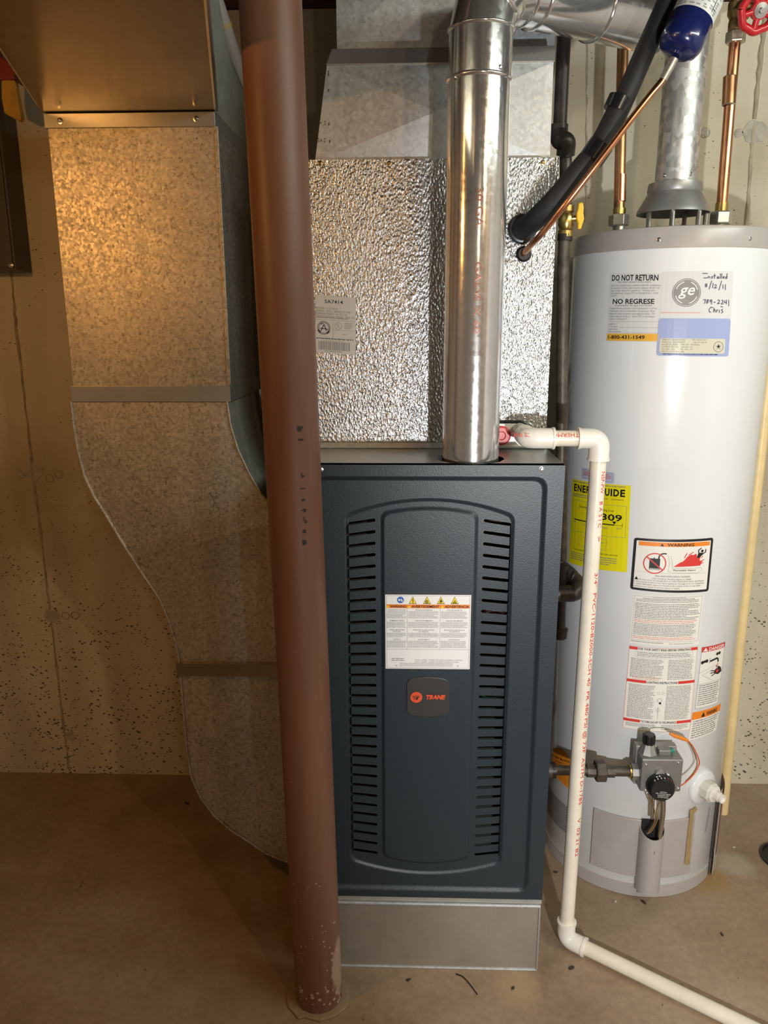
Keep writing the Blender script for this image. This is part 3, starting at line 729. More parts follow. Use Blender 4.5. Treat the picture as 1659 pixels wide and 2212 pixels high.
YU = 1.80; ul = ay(727, 50, YU); ul.z = 1.992; ur = Vector((0.300, YU, 1.992)); z2 = 2.495
c2 = Vector(((ul.x+ur.x)/2, YU-0.010, (ul.z+z2)/2))
g = G().add([ul, ur, (ur.x, YU, z2), (ul.x, YU, z2), c2], [(0, 1, 4), (1, 2, 4), (2, 3, 4), (3, 0, 4)])
g.add([ul, ur, (ur.x, YU, z2), (ul.x, YU, z2), (ul.x, YPB, ul.z), (ur.x, YPB, ul.z), (ur.x, YPB, z2), (ul.x, YPB, z2)], [(1, 5, 6, 2), (3, 7, 4, 0), (5, 4, 7, 6)])
g.build('riser', 'galvanized_bright', plen, smooth=0)
# ink tick marks along the left edge
lb = Label(lambda u, v, o: ay(u, v, YT-0.003-o), 1, 1, 5)
for u, v, dv in ((709, 153, 4), (709, 158, 6), (709, 192, 6), (692, 263, 5), (701, 261, 3), (701, 267, 3), (710, 264, 7), (687, 298, 3), (687, 303, 3), (693, 301, 5), (701, 298, 3), (701, 304, 3), (711, 302, 7)):
    lb.rect(u, v, u+1.6, v+dv, 'ink_black', 1)
for k in lb.g: lb.g[k].build('ink_marks', k[0], plen, smooth=0)['kind'] = 'stuff'

# ================================================================== flue pipe of the furnace
flue = thing('flue_pipe', 'shiny steel flue pipe rising from the furnace top to an elbow', 'vent pipe', (FLX, FLY, 1.15))
zc1, zc2 = ay(1036, 176, FLY).z, ay(1036, 68, FLY).z
G().tube([(FLX, FLY, 1.13), (FLX, FLY, zc1)], FLR, 48).build('straight_pipe', 'flue_steel', flue)
G().lathe([(FLR, -0.004), (FLR+0.0035, -0.001), (FLR+0.0035, 0.002), (FLR, 0.005)], (FLX, FLY, zc1), (0, 0, 1), 48, caps=False).build('bead', 'flue_steel', flue, smooth=80)
xs = FLX+0.0015
G().tube([(xs, FLY, zc1), (xs, FLY, zc2)], FLR+0.0008, 48).build('elbow_sleeve', 'flue_steel', flue)
for px, py in ((1076, 147), (970, 163)):
    p = ay(px, py, FLY-0.045); d = (Vector((p.x, p.y, 0))-Vector((FLX, FLY, 0))).normalized()
    screw((FLX+d.x*(FLR+0.001), FLY+d.y*(FLR+0.001), p.z), (d.x, d.y, 0), flue, r=0.0032)
hd = Vector((0.86, 0.51, 0)).normalized(); RB = 0.082; st = Vector((xs, FLY, zc2)); JP = []
for k in range(4):
    t = math.radians(30*k); JP.append((st+hd*(RB*(1-math.cos(t)))+Vector((0, 0, RB*math.sin(t))), (hd*math.sin(t)+Vector((0, 0, math.cos(t))))))
JP[-1] = (JP[-1][0]+hd*0.01, JP[-1][1])
for k in range(3):
    a, b_ = JP[k], JP[k+1]
    # mitred gore: rings at both joints lie in the joint planes
    nseg = 48; vs = []; ad = (b_[0]-a[0]).normalized(); side = ad.cross(Vector((hd.y, -hd.x, 0))).normalized(); perp = Vector((hd.y, -hd.x, 0))
    for q, (P_, T_) in enumerate((a, b_)):
        for i in range(nseg):
            an = 2*PI*i/nseg; off = (perp*math.cos(an)+side*math.sin(an))*(FLR+0.0012*(k % 2))
            off = off - ad*(off.dot(T_)/ad.dot(T_)); vs.append(P_+off)
    G().add(vs, [(i, (i+1) % nseg, nseg+(i+1) % nseg, nseg+i) for i in range(nseg)]).build('elbow_gore', 'flue_steel', flue)
for P_, T_ in JP:
    G().lathe([(FLR-0.001, -0.0045), (FLR+0.0045, -0.0015), (FLR+0.0045, 0.0015), (FLR-0.001, 0.0045)], P_, T_, 48, caps=False).build('bead', 'flue_steel', flue, smooth=80)
for px, py in ((1052, 24), (1039, 50)):
    p = ay(px, py, FLY-0.052); d = (p-Vector((FLX+0.01, FLY, p.z))).normalized()
    screw(p, (d.x, d.y, d.z), flue, r=0.0030)
hp0 = JP[-1][0]; hx = (hd+Vector((0, 0, 0.015))).normalized(); HL = 0.34
G().tube([hp0, hp0+hx*HL], FLR+0.001, 48).build('horizontal_pipe', 'flue_steel', flue)
for t in (0.028, 0.175, HL):
    G().lathe([(FLR, -0.005), (FLR+0.005, -0.0015), (FLR+0.005, 0.0015), (FLR, 0.005)], hp0+hx*t, hx, 48, caps=False).build('bead', 'flue_steel', flue, smooth=80)
e0 = hp0+hx*HL
G().tube([e0, e0+(hx+Vector((0, 0, 0.6)))*0.05, e0+(hx+Vector((0, 0, 2.2)))*0.06+Vector((0, 0, 0.02)), e0+hx*0.08+Vector((0, 0, 0.40))], FLR+0.001, 48).build('riser_elbow', 'flue_steel', flue)
# faint stamped print along the pipe
def tube_label(base, axis, front, r):
    A = Vector(axis).normalized(); Fv = Vector(front); Fv = (Fv-A*Fv.dot(A)).normalized(); S_ = A.cross(Fv)
    # u runs along the axis, v goes round the tube
    return Label(lambda u, v, o: Vector(base)+A*u+(Fv*math.cos(v/r)+S_*math.sin(v/r))*(r+0.0003+o), 1, 1, 0.05)
lb = tube_label((FLX, FLY, zc1-0.02), (0, 0, -1), (0.02, -1, 0), FLR)
for t, u in (('30 GA', 0.17), ('GALV', 0.30), ('5 X 60', 0.36)):
    lb.text(t, u, 0.006, 0.014, 'ink_flue', squeeze=1.3)
for k in lb.g: lb.g[k].build('print', k[0], flue, smooth=0)['kind'] = 'stuff'

# ================================================================== steel column
ct, cb = Vector((-0.2335, 1.40, 2.292)), Vector((-0.1945, 1.40, 0.0))
colm = thing('support_column', 'red brown painted round steel column on the concrete floor', 'column', cb)
axc = (ct-cb).normalized()
G().tube([cb+(ct-cb)*(k/24) for k in range(25)], 0.0512, 48).build('shaft', 'column_red_brown_paint', colm, smooth=60)
rd = random.Random(3); pts = [(cb.x+0.066*math.cos(2*PI*k/26)*rd.uniform(0.9, 1.15), cb.y+0.066*math.sin(2*PI*k/26)*rd.uniform(0.9, 1.15), 0.0) for k in range(26)]
G().prism(pts, (0, 0, 0.006)).build('grout_ring', 'floor_concrete', colm, smooth=0, bevel=0.002)
lb = tube_label(cb+axc*1.29, -axc, (0.35, -1, 0), 0.0512)
rd = random.Random(5)
for k in range(11):
    u = 0.012+k*0.021
    if k in (2, 3): continue
    for q in range(rd.choice((1, 2, 3))): lb.rect(u+rd.uniform(0, .010), -0.012+rd.uniform(0, 0.008), u+rd.uniform(.006, .013), -0.008+rd.uniform(0, 0.008), 'ink_black', 1)
for k in lb.g: lb.g[k].build('stencil_marks', k[0], colm, smooth=0)['kind'] = 'stuff'

# ================================================================== return duct on the left
YD, YDB = 1.69, 2.06
duct = thing('return_duct', 'galvanized return air drop duct curving down into the furnace side', 'duct', (-0.57, 1.87, 0.11))
DX0, DX1 = -0.742, -0.396
G().box(DX0, DX1, YD, YDB, 1.305, 1.868).build('drop_section', 'galvanized_duct', duct, smooth=0, bevel=0.0015)
def cleat(z0, z1, x0, x1, mat, prot=0.004, back=True):
    g = G().box(x0-prot, x1+prot, YD-prot, YD, z0, z1)
    if back: g.box(x1, x1+prot, YD, YDB, z0, z1); g.box(x0-prot, x0, YD, YDB, z0, z1)
    return g.build('drive_cleat', mat, duct, smooth=0, bevel=0.0012)
cleat(1.841, 1.869, DX0, DX1-0.003, 'galvanized_smooth')
cleat(1.286, 1.321, DX0, DX1, 'galvanized_smooth')
for px, py in ((130, 261), (424, 257)):
    p = ay(px, py, YD-0.004); screw((p.x, YD-0.0042, p.z), (0, -1, 0), duct, r=0.0042)
# seam bar down the right hand front corner
G().box(DX1-0.002, DX1+0.006, YD-0.003, YD+0.012, 1.321, 1.842).build('corner_seam', 'galvanized_duct', duct, smooth=0, bevel=0.001)
lc = [(154.8, 868), (160.6, 919), (170, 974), (184, 1029), (204, 1072), (235, 1121), (274, 1186), (313, 1245), (345, 1292), (364, 1335), (378, 1380), (386, 1413), (390.6, 1456), (398, 1543), (405, 1625), (415, 1678), (434, 1721), (463, 1760), (501.5, 1793.6), (540, 1818), (576, 1843), (617, 1859), (660, 1868)]
rc = [(490, 872), (497.6, 919), (513, 970), (537, 1021), (564, 1068), (590, 1098), (640, 1120)]
LP = [ay(px, py, YD) for px, py in lc]; RP = [ay(px, py, YD) for px, py in rc]
LP[0].z = RP[0].z = 1.287
RP += [Vector((FX0-0.004, YD, RP[-1].z-0.005))]; LP += [Vector((FX0-0.004, YD, LP[-1].z-0.002))]
apex = ay(433, 1166, YD); apex.y -= 0.010
# front sheet: fan of facets creased at the apex
outline = LP + RP[::-1]
mid = ay(500, 1420, YD); mid.y -= 0.002
zb3a, zb3b = ay(490, 1430, YD).z, ay(490, 1457, YD).z
V2 = [Vector((p.x, p.z)) for p in outline]+[Vector((apex.x, apex.z))]
n = len(outline); ia = n
E2 = [(i, (i+1) % n) for i in range(n)]+[(0, ia), (len(LP)+len(RP)-1, ia)]
ov, oe, of, mv, _, _ = delaunay_2d_cdt(V2, E2, [], 1, 1e-6)
g = G(); g.add([(p.x, YD-(0.012 if (m and m[0] == ia) else 0), p.y) for p, m in zip(ov, mv)], of)
g.build('boot_front', 'galvanized_duct', duct, smooth=0)
g = G()
for A in (LP, RP):
    k = len(A); g.add(A+[Vector((p.x, YDB, p.z)) for p in A], [(i, i+1, k+i+1, k+i) for i in range(k-1)])
g.build('boot_sides', 'galvanized_side', duct, smooth=50)
g = G().tube([p+Vector((-0.001, -0.001, 0)) for p in LP], 0.0035, 8); o = g.build('edge_seam', 'galvanized_duct', duct)
G().tube([p+Vector((0.001, -0.001, 0)) for p in RP], 0.0032, 8).build('edge_seam', 'galvanized_duct', duct)
xl = ay(386, 1432, YD).x
G().box(xl-0.003, FX0-0.004, YD-0.012, YD-0.0005, zb3b, zb3a).build('drive_cleat', 'galvanized_trunk', duct, smooth=0, bevel=0.0012)
# overhead trunk that the drop hangs from
trunk = thing('trunk_duct', 'overhead sheet metal trunk duct above the return drop', 'duct', (-0.5, 1.4, 1.87))
ZT_ = 1.8705
pL0, pR0 = Vector((DX0-0.006, YD, ZT_)), Vector((DX1-0.001, YD, ZT_))
dL = (az(0, 75, 1.88)-az(110, 243, 1.88)); dR = (az(435, 0, 1.88)-az(460, 240, 1.88))
kf = 1.1
pL1 = pL0+dL/dL.length*kf; pR1 = pR0+dR/dR.length*kf; pL1.z = pR1.z = ZT_+0.02
ztop = 2.20
G().hexa([pL0, pR0, pR1, pL1, pL0+Vector((0, 0, ztop-ZT_)), pR0+Vector((0, 0, ztop-ZT_)), Vector((pR1.x, pR1.y, ztop)), Vector((pL1.x, pL1.y, ztop))]).build('trunk_body', 'galvanized_trunk', trunk, smooth=0)
G().tube([pR0+Vector((0.004, 0, 0.004)), pR1+Vector((0.004, 0, 0.004))], 0.0055, 8).build('edge_seam', 'galvanized_smooth', trunk)
G().tube([pL0+Vector((-0.002, 0, 0.003)), pL1+Vector((-0.002, 0, 0.003))], 0.003, 8).build('edge_seam', 'galvanized_smooth', trunk)
# back part of the elbow above the drop with its creased side
e1, e2 = ax(469, 57, DX1), ax(520, 185, DX1)
sd = [Vector((DX1, YD, ZT_)), Vector((DX1, YDB, ZT_)), Vector((DX1, YDB, 1.99)), Vector((DX1, e2.y, e2.z)), Vector((DX1, e1.y, e1.z)), Vector((DX1, YD, ztop))]
cs = Vector((DX1+0.010, 1.86, 1.95))
g = G(); m = len(sd)
g.add(sd+[cs], [(i, (i+1) % m, m) for i in range(m)])
sl = [Vector((DX0, p.y, p.z)) for p in sd]
g.add(sd+sl, [(i, (i+1) % m, m+(i+1) % m, m+i) for i in range(m)]+[tuple(range(m, 2*m))])
g.build('elbow_side', 'galvanized_side', trunk, smooth=0)
G().tube([sd[2], sd[3], sd[4]], 0.004, 8).build('edge_seam', 'galvanized_side', trunk)

# white plastic pipe behind the column
a, b_, c_ = ay(452, -40, 1.98), ay(483, 55, 2.02), ay(525, 185, 2.10)
wp = thing('plastic_pipe', 'white plastic pipe slanting behind the brown column near the ceiling', 'pipe', c_)
G().tube([a+(a-c_)*0.8, a, b_, c_, c_+(c_-b_)*0.25], 0.0185, 20).build('pipe_run', 'pvc_grey_white', wp)
G().tube([b_-(c_-a).normalized()*0.004, b_+(c_-a).normalized()*0.004], 0.0205, 20).build('joint_ring', 'cpvc_yellow', wp)

# electrical panel on the wall at the far left
pn = thing('electrical_panel', 'dark grey electrical panel box on the concrete wall', 'electrical panel', (-1.24, 2.17, 1.592))
G().box(-1.46, -1.072, 2.158, YW-0.0005, 1.597, 2.20).build('enclosure', 'panel_grey', pn, smooth=0, bevel=0.002)
G().box(-1.455, -1.078, 2.153, 2.158, 1.604, 2.195).build('cover', 'panel_grey', pn, smooth=0, bevel=0.001)
p = ay(24, 573, 2.153); screw((p.x, 2.1525, p.z), (0, -1, 0), pn, r=0.0045)
yt = 2.128
hp = [ay(px, py, yt) for px, py in ((2, 172), (31, 172), (46, 254), (41, 262), (8, 244), (2, 210))]
tg = thing('hanging_handle', 'yellow handle with a red top hanging over the grey panel', 'tool', (hp[0].x+0.02, yt, hp[3].z))
G().prism(hp, (0, 0.022, 0)).build('grip', 'yellow_old', tg, smooth=0, bevel=0.004)
hp = [ay(px, py, yt) for px, py in ((-6, 118), (14, 130), (30, 150), (31, 172), (-4, 172))]
G().prism(hp, (0, 0.022, 0)).build('top_grip', 'red_old', tg, smooth=0, bevel=0.004)
G().tube(spline([ay(px, py, 2.135) for px, py in ((-10, 95), (10, 140), (38, 172), (60, 185), (88, 202), (104, 232))], 6), 0.006, 8).build('cable', 'joist_wood', tg)

# ================================================================== water heater
HX, HY, HR, HZ = 0.63, 1.96, 0.232, 1.652
heat = thing('water_heater', 'tall white cylindrical gas water heater with stickers', 'water heater', (HX, HY, 0))
def hs(th, z, off=0.0): return Vector((HX+(HR+off)*math.sin(th), HY-(HR+off)*math.cos(th), z))
def hn(th): return Vector((math.sin(th), -math.cos(th), 0))
def ht(th): return Vector((math.cos(th), math.sin(th), 0))
hc = lambda px, py, off=0.0: cyl(px, py, HX, HY, HR+off)
G().lathe([(HR-0.002, 0.036), (HR, 0.038), (HR, 1.612)], (HX, HY, 0), n=128, caps=False).build('jacket', 'enamel_white', heat, smooth=60)
G().lathe([(HR-0.004, 0.0), (HR+0.0008, 0.001), (HR+0.0008, 0.036), (HR-0.003, 0.038)], (HX, HY, 0), n=128).build('base_ring', 'enamel_taupe', heat, smooth=60)
G().lathe([(HR-0.002, 1.606), (HR+0.0020, 1.607), (HR+0.0020, 1.642), (HR-0.001, 1.650), (HR-0.008, HZ), (0.0, HZ)], (HX, HY, 0), n=128, caps=False).build('top_cap', 'enamel_taupe', heat, smooth=50)
for px, py in ((1247, 515), (1424, 509), (1621, 507)):
    th, z = hc(px, py, 0.002); screw(hs(th, 1.624, 0.0018), tuple(hn(th)), heat, r=0.0032)
th, z = hc(1377, 1935); screw(hs(th, 0.017, 0.0006), tuple(hn(th)), heat, r=0.0032)
# draft hood
VX, VY = 0.6225, HY
hood = G().lathe([(0.047, 0.118), (0.060, 0.117), (0.062, 0.100), (0.060, 0.096), (0.0815, 0.058), (0.0830, 0.050), (0.0805, 0.050), (0.056, 0.094), (0.046, 0.098)], (VX, VY, HZ), n=56, caps=False).build('draft_hood', 'hood_grey', heat, smooth=40)
LM = None
for k, a in enumerate((-62, -18, 32, 78, 140, 210)):
    t = math.radians(a); x, y = VX+0.074*math.sin(t), VY-0.074*math.cos(t)
    if LM is None:
        o = G().tube([(0, 0, 0), (0, 0, 0.058)], 0.0058, 10).build('hood_leg', 'zinc', heat, loc=(x, y, HZ)); LM = o.data
    else: link('hood_leg', LM, 'zinc', heat, 0, (x, y, HZ))
G().lathe([(0.040, 0.0), (0.040, 0.012), (0.037, 0.012), (0.037, -0.002)], (VX, VY, HZ), n=40, caps=False).build('flue_collar', 'black_iron', heat)
G().lathe([(0.0369, 0.0035), (0.0, 0.0035)], (VX, VY, HZ), n=30, caps=False).build('flue_opening', 'interior_shade', heat)
# burner cover with its bulged access tube
c0, c1 = hc(1285, 1752), hc(1496, 1754); c2, c3 = hc(1274, 1866), hc(1486, 1879)
th0, th1 = (c0[0]+c2[0])/2, (c1[0]+c3[0])/2+0.02; zt, zb = (c0[1]+c1[1])/2, (c2[1]+c3[1])/2
n = 30; g = G(); vs = []
for off in (0.005, 0.0002):
    for z in (zb, zt):
        for k in range(n+1): vs.append(hs(th0+(th1-th0)*k/n, z, off))
m = n+1
fs = [(k, k+1, m+k+1, m+k) for k in range(n)]+[(k, k+1, 2*m+k+1, 2*m+k) for k in range(n)]+[(m+k, m+k+1, 3*m+k+1, 3*m+k) for k in range(n)]+[(0, m, 3*m, 2*m), (n, m+n, 3*m+n, 2*m+n)]
g.add(vs, fs); cov = g.build('burner_cover', 'enamel_taupe', heat, smooth=30, bevel=0.0015)
tht = hc(1405, 1870, 0.02)[0]; zt1 = hc(1405, 1812, 0.03)[1]; tr_ = 0.031
vs = []; n = 24; zlo = 0.034
for lay in (0, 1):
    for j in (0, 1):
        for k in range(n+1):
            a = math.radians(-115+230*k/n); rr = tr_-0.0015*lay
            q = hs(tht, 0, 0.006)+ht(tht)*(rr*math.sin(a))+hn(tht)*(rr*math.cos(a))
            q.z = zlo if j == 0 else zt1+0.035*(1-math.cos(a))*0.5*1.0
            vs.append(q)
m = n+1; fs = [(k, k+1, m+k+1, m+k) for k in range(n)]+[(2*m+k, 2*m+k+1, 3*m+k+1, 3*m+k) for k in range(n)]+[(m+k, m+k+1, 3*m+k+1, 3*m+k) for k in range(n)]
G().add(vs, fs).build('access_tube', 'enamel_taupe', cov, smooth=50)
p0 = hs(tht, zt1-0.03, 0.010)
G().lathe([(0.027, -0.01), (0.027, 0.0), (0.0, 0.0)], p0, (0, 0, 1), 24, caps=False).build('tube_inside', 'interior_shade', cov)
vs = [hs(tht, 0, 0.0056)+ht(tht)*sx*0.027 for sx in (-1, 1)]
G().add([Vector((v.x, v.y, z)) for z in (zt1-0.03, zt+0.006) for v in vs], [(0, 1, 3, 2)]).build('cover_gap', 'interior_shade', cov, smooth=0)
# rusty strip of tape along the cover's edge
cp = [hc(px, py, 0.006) for px, py in ((1490, 1749), (1497, 1748), (1503, 1742), (1506, 1748), (1499, 1757), (1494, 1790), (1489, 1866), (1483, 1868), (1478, 1864), (1484, 1810), (1489, 1765))]
G().prism([hs(a, z, 0.0075) for a, z in cp], tuple(hn(cp[0][0])*-0.001)).build('tape_strip', 'rust_tape', heat, smooth=0)
# air screen: flat dark discs painted for the shade in its holes
lb = Label(lambda u, v, o: hs(u, v, 0.0004+o), 1, 1, 9)
a0, z0 = hc(1186, 1698); a1 = hc(1240, 1700)[0]; zlo = hc(1228, 1796)[1]
row = 0; z = z0
while z > zlo-0.01:
    k = 0; a = a0-0.25+(0.0105 if row % 2 else 0)
    while a < a1:
        r_ = 0.0016
        lb.poly([(a+r_/HR*math.cos(2*PI*q/8), z+r_*math.sin(2*PI*q/8)) for q in range(8)], 'interior_shade', 0); a += 0.021
    z -= 0.0041; row += 1
sc_ = lb.g[('interior_shade', 0)].build('screen_hole_shade', 'interior_shade', heat, smooth=0); sc_['kind'] = 'stuff'
# loose edge of the wrap low on the right side
a0, a1 = hc(1538, 1800)[0], hc(1538, 1800)[0]+0.30
def patch_sheet(name, a0, a1, z0, z1, off, mat, par=heat, skew=0.0):
    n = 10; vs = [hs(a0+(a1-a0)*k/n+skew*j, z, off) for j, z in enumerate((z0, z1)) for k in range(n+1)]
    return G().add(vs, [(k, k+1, n+2+k, n+1+k) for k in range(n)]).build(name, mat, par, smooth=60)
patch_sheet('jacket_seam', a0-0.012, a0+0.010, 0.004, 0.265, 0.0022, 'interior_shade')
patch_sheet('wrap_edge', a0+0.012, a0+0.075, 0.004, 0.262, 0.010, 'film_clear')
patch_sheet('wrap_band', a0+0.078, a0+0.55, 0.055, 0.240, 0.011, 'gasket_maroon')
patch_sheet('wrap_lower', a0+0.078, a0+0.55, 0.003, 0.055, 0.0105, 'film_clear')

# ---- gas control valve
thv, zv = hc(1428, 1668)
O_ = hs(thv, zv, 0.0); Tv, Nv, Uv = ht(thv), hn(thv), Vector((0, 0, 1))
def onv(px, py, c):     # pixel -> local (a, b) on the plane c in front of the heater
    d = ray(px, py); q = O_+Nv*c; t = (q-CAM).dot(Nv)/d.dot(Nv); p = CAM+d*t-O_; return p.dot(Tv), p.dot(Uv)
vp = lambda a, b, c: O_+Tv*a+Uv*b+Nv*c
ZX = lambda x, y: (1170+x*0.24714, 1560+y*0.24714)
def vbox(name, a0, a1, b0, b1, c0, c1, mat, par, bevel=0.002):
    return G().hexa([vp(a0, b0, c1), vp(a1, b0, c1), vp(a1, b0, c0), vp(a0, b0, c0), vp(a0, b1, c1), vp(a1, b1, c1), vp(a1, b1, c0), vp(a0, b1, c0)]).build(name, mat, par, smooth=0, bevel=bevel)
CF = 0.078
fa0, fb1 = onv(*ZX(880, 322), CF); fa1, fb0 = onv(*ZX(1215, 612), CF)
valve = vbox('gas_valve', fa0, fa1, fb0, fb1, 0.016, CF, 'valve_grey', heat, 0.004)
vbox('valve_base', fa0+0.01, fa1-0.01, fb0+0.01, fb1-0.01, 0.0, 0.017, 'valve_cast', valve)
vbox('valve_back', fa0-0.004, fa1-0.004, fb0-0.004, fb1+0.012, 0.018, 0.040, 'valve_cast', valve)
for x, y in ((912, 372), (1195, 355), (910, 595), (1193, 578)):
    a, b = onv(*ZX(x, y), CF); screw(vp(a, b, CF+0.0002), tuple(Nv), valve, r=0.0034)
a, b = onv(*ZX(1034, 447), CF+0.004)
G().lathe([(0.0115, 0), (0.0115, 0.004), (0.0095, 0.007), (0.0, 0.0075)], vp(a, b, CF), Nv, 24).build('cover_plug', 'valve_cast', valve)
a, b = onv(*ZX(1102, 465), CF+0.003); vbox('pointer', a-0.003, a+0.003, b-0.004, b+0.004, CF, CF+0.006, 'wire_white', valve, 0.001)
a, b = onv(*ZX(1055, 592), CF+0.022)
kr = 0.0330
dial = G().lathe([(kr*1.0, 0), (kr, 0.010), (kr*0.94, 0.020), (kr*0.80, 0.026), (0.0, 0.027)], vp(a, b, CF), Nv, 40).build('temperature_dial', 'black_plastic', valve, smooth=35)
lb = Label(lambda u, v, o: vp(a+u, b-v, CF+0.0275+o), 1, 1, 1)
for i, t in enumerate(('CAUTION:', 'RISK OF SCALD INJURY', 'INCREASES WITH', 'HOTTER WATER')):
    lb.text(t, 0.001, 0.004+i*0.0046, 0.0030, 'ink_white', align='c', squeeze=0.8, tilt=0.12)
for k in lb.g: lb.g[k].build('print', k[0], dial, smooth=0)['kind'] = 'stuff'
lb = Label(lambda u, v, o: vp(a+(kr*0.955-v*0.2)*math.sin(u), b+(kr*0.955-v*0.2)*math.cos(u), CF+0.0186+v+o), 1, 1, 9)
for k in range(9):
    u = -0.7+k*0.26; lb.rect(u, 0.0, u+0.06, 0.005, 'ink_white' if k < 4 else 'ink_red', 1)
lb.rect(-0.46, -0.006, -0.14, -0.003, 'ink_white', 1)
for k in lb.g: lb.g[k].build('print', k[0], dial, smooth=0)['kind'] = 'stuff'
# gas cock knob and its cast neck on top
a, b = onv(*ZX(938, 230), 0.052)
neck = G().lathe([(0.024, 0.0), (0.019, 0.010), (0.0135, 0.026), (0.0125, 0.030)], vp(a, fb1-0.002, 0.046), (0, 0, 1), 8).build('knob_neck', 'valve_cast', valve, smooth=20)
vs = []; n = 32
for h, kk in ((0.026, 0.0150), (0.047, 0.0150), (0.050, 0.0125)):
    for i in range(n):
        r_ = kk*(1.0 if (i//2) % 2 else 0.90); vs.append(vp(a, fb1-0.002, 0.046)+Tv*r_*math.cos(2*PI*i/n)+Nv*r_*math.sin(2*PI*i/n)+Uv*h)
G().add(vs, [(j*n+i, j*n+(i+1) % n, (j+1)*n+(i+1) % n, (j+1)*n+i) for j in range(2) for i in range(n)]+[tuple(range(2*n, 3*n))]).build('gas_cock_knob', 'black_plastic', valve, smooth=0)
# igniter
a0, b0 = onv(*ZX(1030, 240), 0.062); a1, b1 = onv(*ZX(1142, 200), 0.062)
vbox('igniter', a0, a1, fb1-0.001, fb1+0.014, 0.040, 0.062, 'valve_grey', valve, 0.003)
G().tube([vp(a1-0.001, fb1+0.008, 0.052), vp(a1+0.007, fb1+0.008, 0.052)], 0.0055, 14).build('igniter_button', 'green_plastic', valve)
# orange ignition lead
lead = [(1000, 130, .07), (1050, 105, .06), (1115, 97, .05)]
G().tube(spline([vp(*onv(*ZX(x, y), c), c) for x, y, c in lead], 6), 0.0013, 8).build('lead_wire', 'wire_white', valve)
G().tube([vp(*onv(*ZX(x, y), 0.045), 0.045) for x, y in ((1118, 98), (1160, 118), (1240, 146), (1282, 162))], [0.0030, 0.0046, 0.0046, 0.0028], 12).build('lead_sleeve', 'orange_sleeve', valve)
G().tube(spline([vp(*onv(*ZX(x, y), c), c) for x, y, c in ((1280, 162, .045), (1330, 225, .035), (1375, 330, .025), (1372, 380, .025), (1330, 455, .035), (1260, 525, .05), (1212, 557, .055))], 6), 0.0016, 8).build('lead_wire', 'wire_orange', valve)
G().tube(spline([vp(*onv(*ZX(x, y), c), c) for x, y, c in ((1280, 166, .043), (1322, 235, .033), (1352, 310, .024), (1356, 380, .022), (1318, 452, .033), (1255, 520, .048))], 6), 0.0012, 8).build('lead_wire', 'wire_brown', valve)
# pilot and burner tubes going down into the access tube
G().tube(round_path([vp(*onv(*ZX(1062, 680), .045), .045), vp(*onv(*ZX(1062, 795), .04), .04), vp(*onv(*ZX(1030, 1000), .028), .028), vp(*onv(*ZX(1026, 1040), .024), .024)], 0.02), 0.0062, 14).build('burner_tube', 'aluminium_tube', valve)
G().tube(spline([vp(*onv(*ZX(x, y), .036), .036) for x, y in ((928, 625), (955, 690), (990, 790), (985, 880), (935, 960))], 6), 0.0018, 8).build('pilot_wire', 'wire_brown', valve)
G().tube(spline([vp(*onv(*ZX(x, y), .038), .038) for x, y in ((1035, 690), (1005, 760), (1008, 860), (960, 950), (920, 975))], 6), 0.0016, 8).build('pilot_wire', 'wire_brown', valve)
G().tube([vp(*onv(*ZX(975, 640), .030), .030), vp(*onv(*ZX(965, 840), .026), .026)], 0.0045, 12).build('thermocouple_tube', 'aluminium_tube', valve)
# inlet fitting on the left side of the valve
ia, ib = onv(*ZX(870, 430), 0.045)
G().lathe([(0.021, 0.0), (0.021, 0.016)], vp(fa0+0.002, ib, 0.045), -Tv, 8).build('inlet_boss', 'valve_cast', valve, smooth=20)

# ---- drain valve
thd, zd = hc(1517, 1700); dn = hn(thd); db = hs(thd, zd, 0)
drain = G().lathe([(0.046, -0.004), (0.0455, 0.002), (0.042, 0.006), (0.022, 0.0075), (0.0, 0.0075)], db, dn, 40, caps=False).build('drain_flange', 'enamel_white', heat, smooth=50)
G().lathe([(0.0262, 0.004), (0.0262, 0.030), (0.0235, 0.033)], db, dn, 8, rot=0.3).build('drain_nut', 'drain_ivory', drain, smooth=15, bevel=0.001)
G().lathe([(0.0228, 0.030), (0.0215, 0.038), (0.0135, 0.038), (0.0128, 0.052)], db, dn, 8, rot=0.1).build('drain_body', 'pvc_white', drain, smooth=15)
G().lathe([(0.0112, 0.045), (0.0118, 0.048), (0.0108, 0.050), (0.0118, 0.053), (0.0108, 0.055), (0.0118, 0.058), (0.0108, 0.062), (0.0085, 0.062), (0.0080, 0.058), (0.0, 0.058)], db, dn, 24, caps=False).build('drain_spout', 'pvc_white', drain)

# ---- stickers on the heater
def cyl_label(tl, tr, br, bl, off=0.0004):
    c = [hc(*p) for p in (tl, tr, br, bl)]
    wd = HR*((c[1][0]-c[0][0])+(c[2][0]-c[3][0]))/2; hh = ((c[0][1]-c[3][1])+(c[1][1]-c[2][1]))/2
    def fn(u, v, o):
        s_, t = u/wd, v/hh
        th = (c[0][0]*(1-s_)+c[1][0]*s_)*(1-t)+(c[3][0]*(1-s_)+c[2][0]*s_)*t
        z = (c[0][1]*(1-s_)+c[1][1]*s_)*(1-t)+(c[3][1]*(1-s_)+c[2][1]*s_)*t
        return hs(th, z, off+o)
    return Label(fn, wd, hh, 0.012)
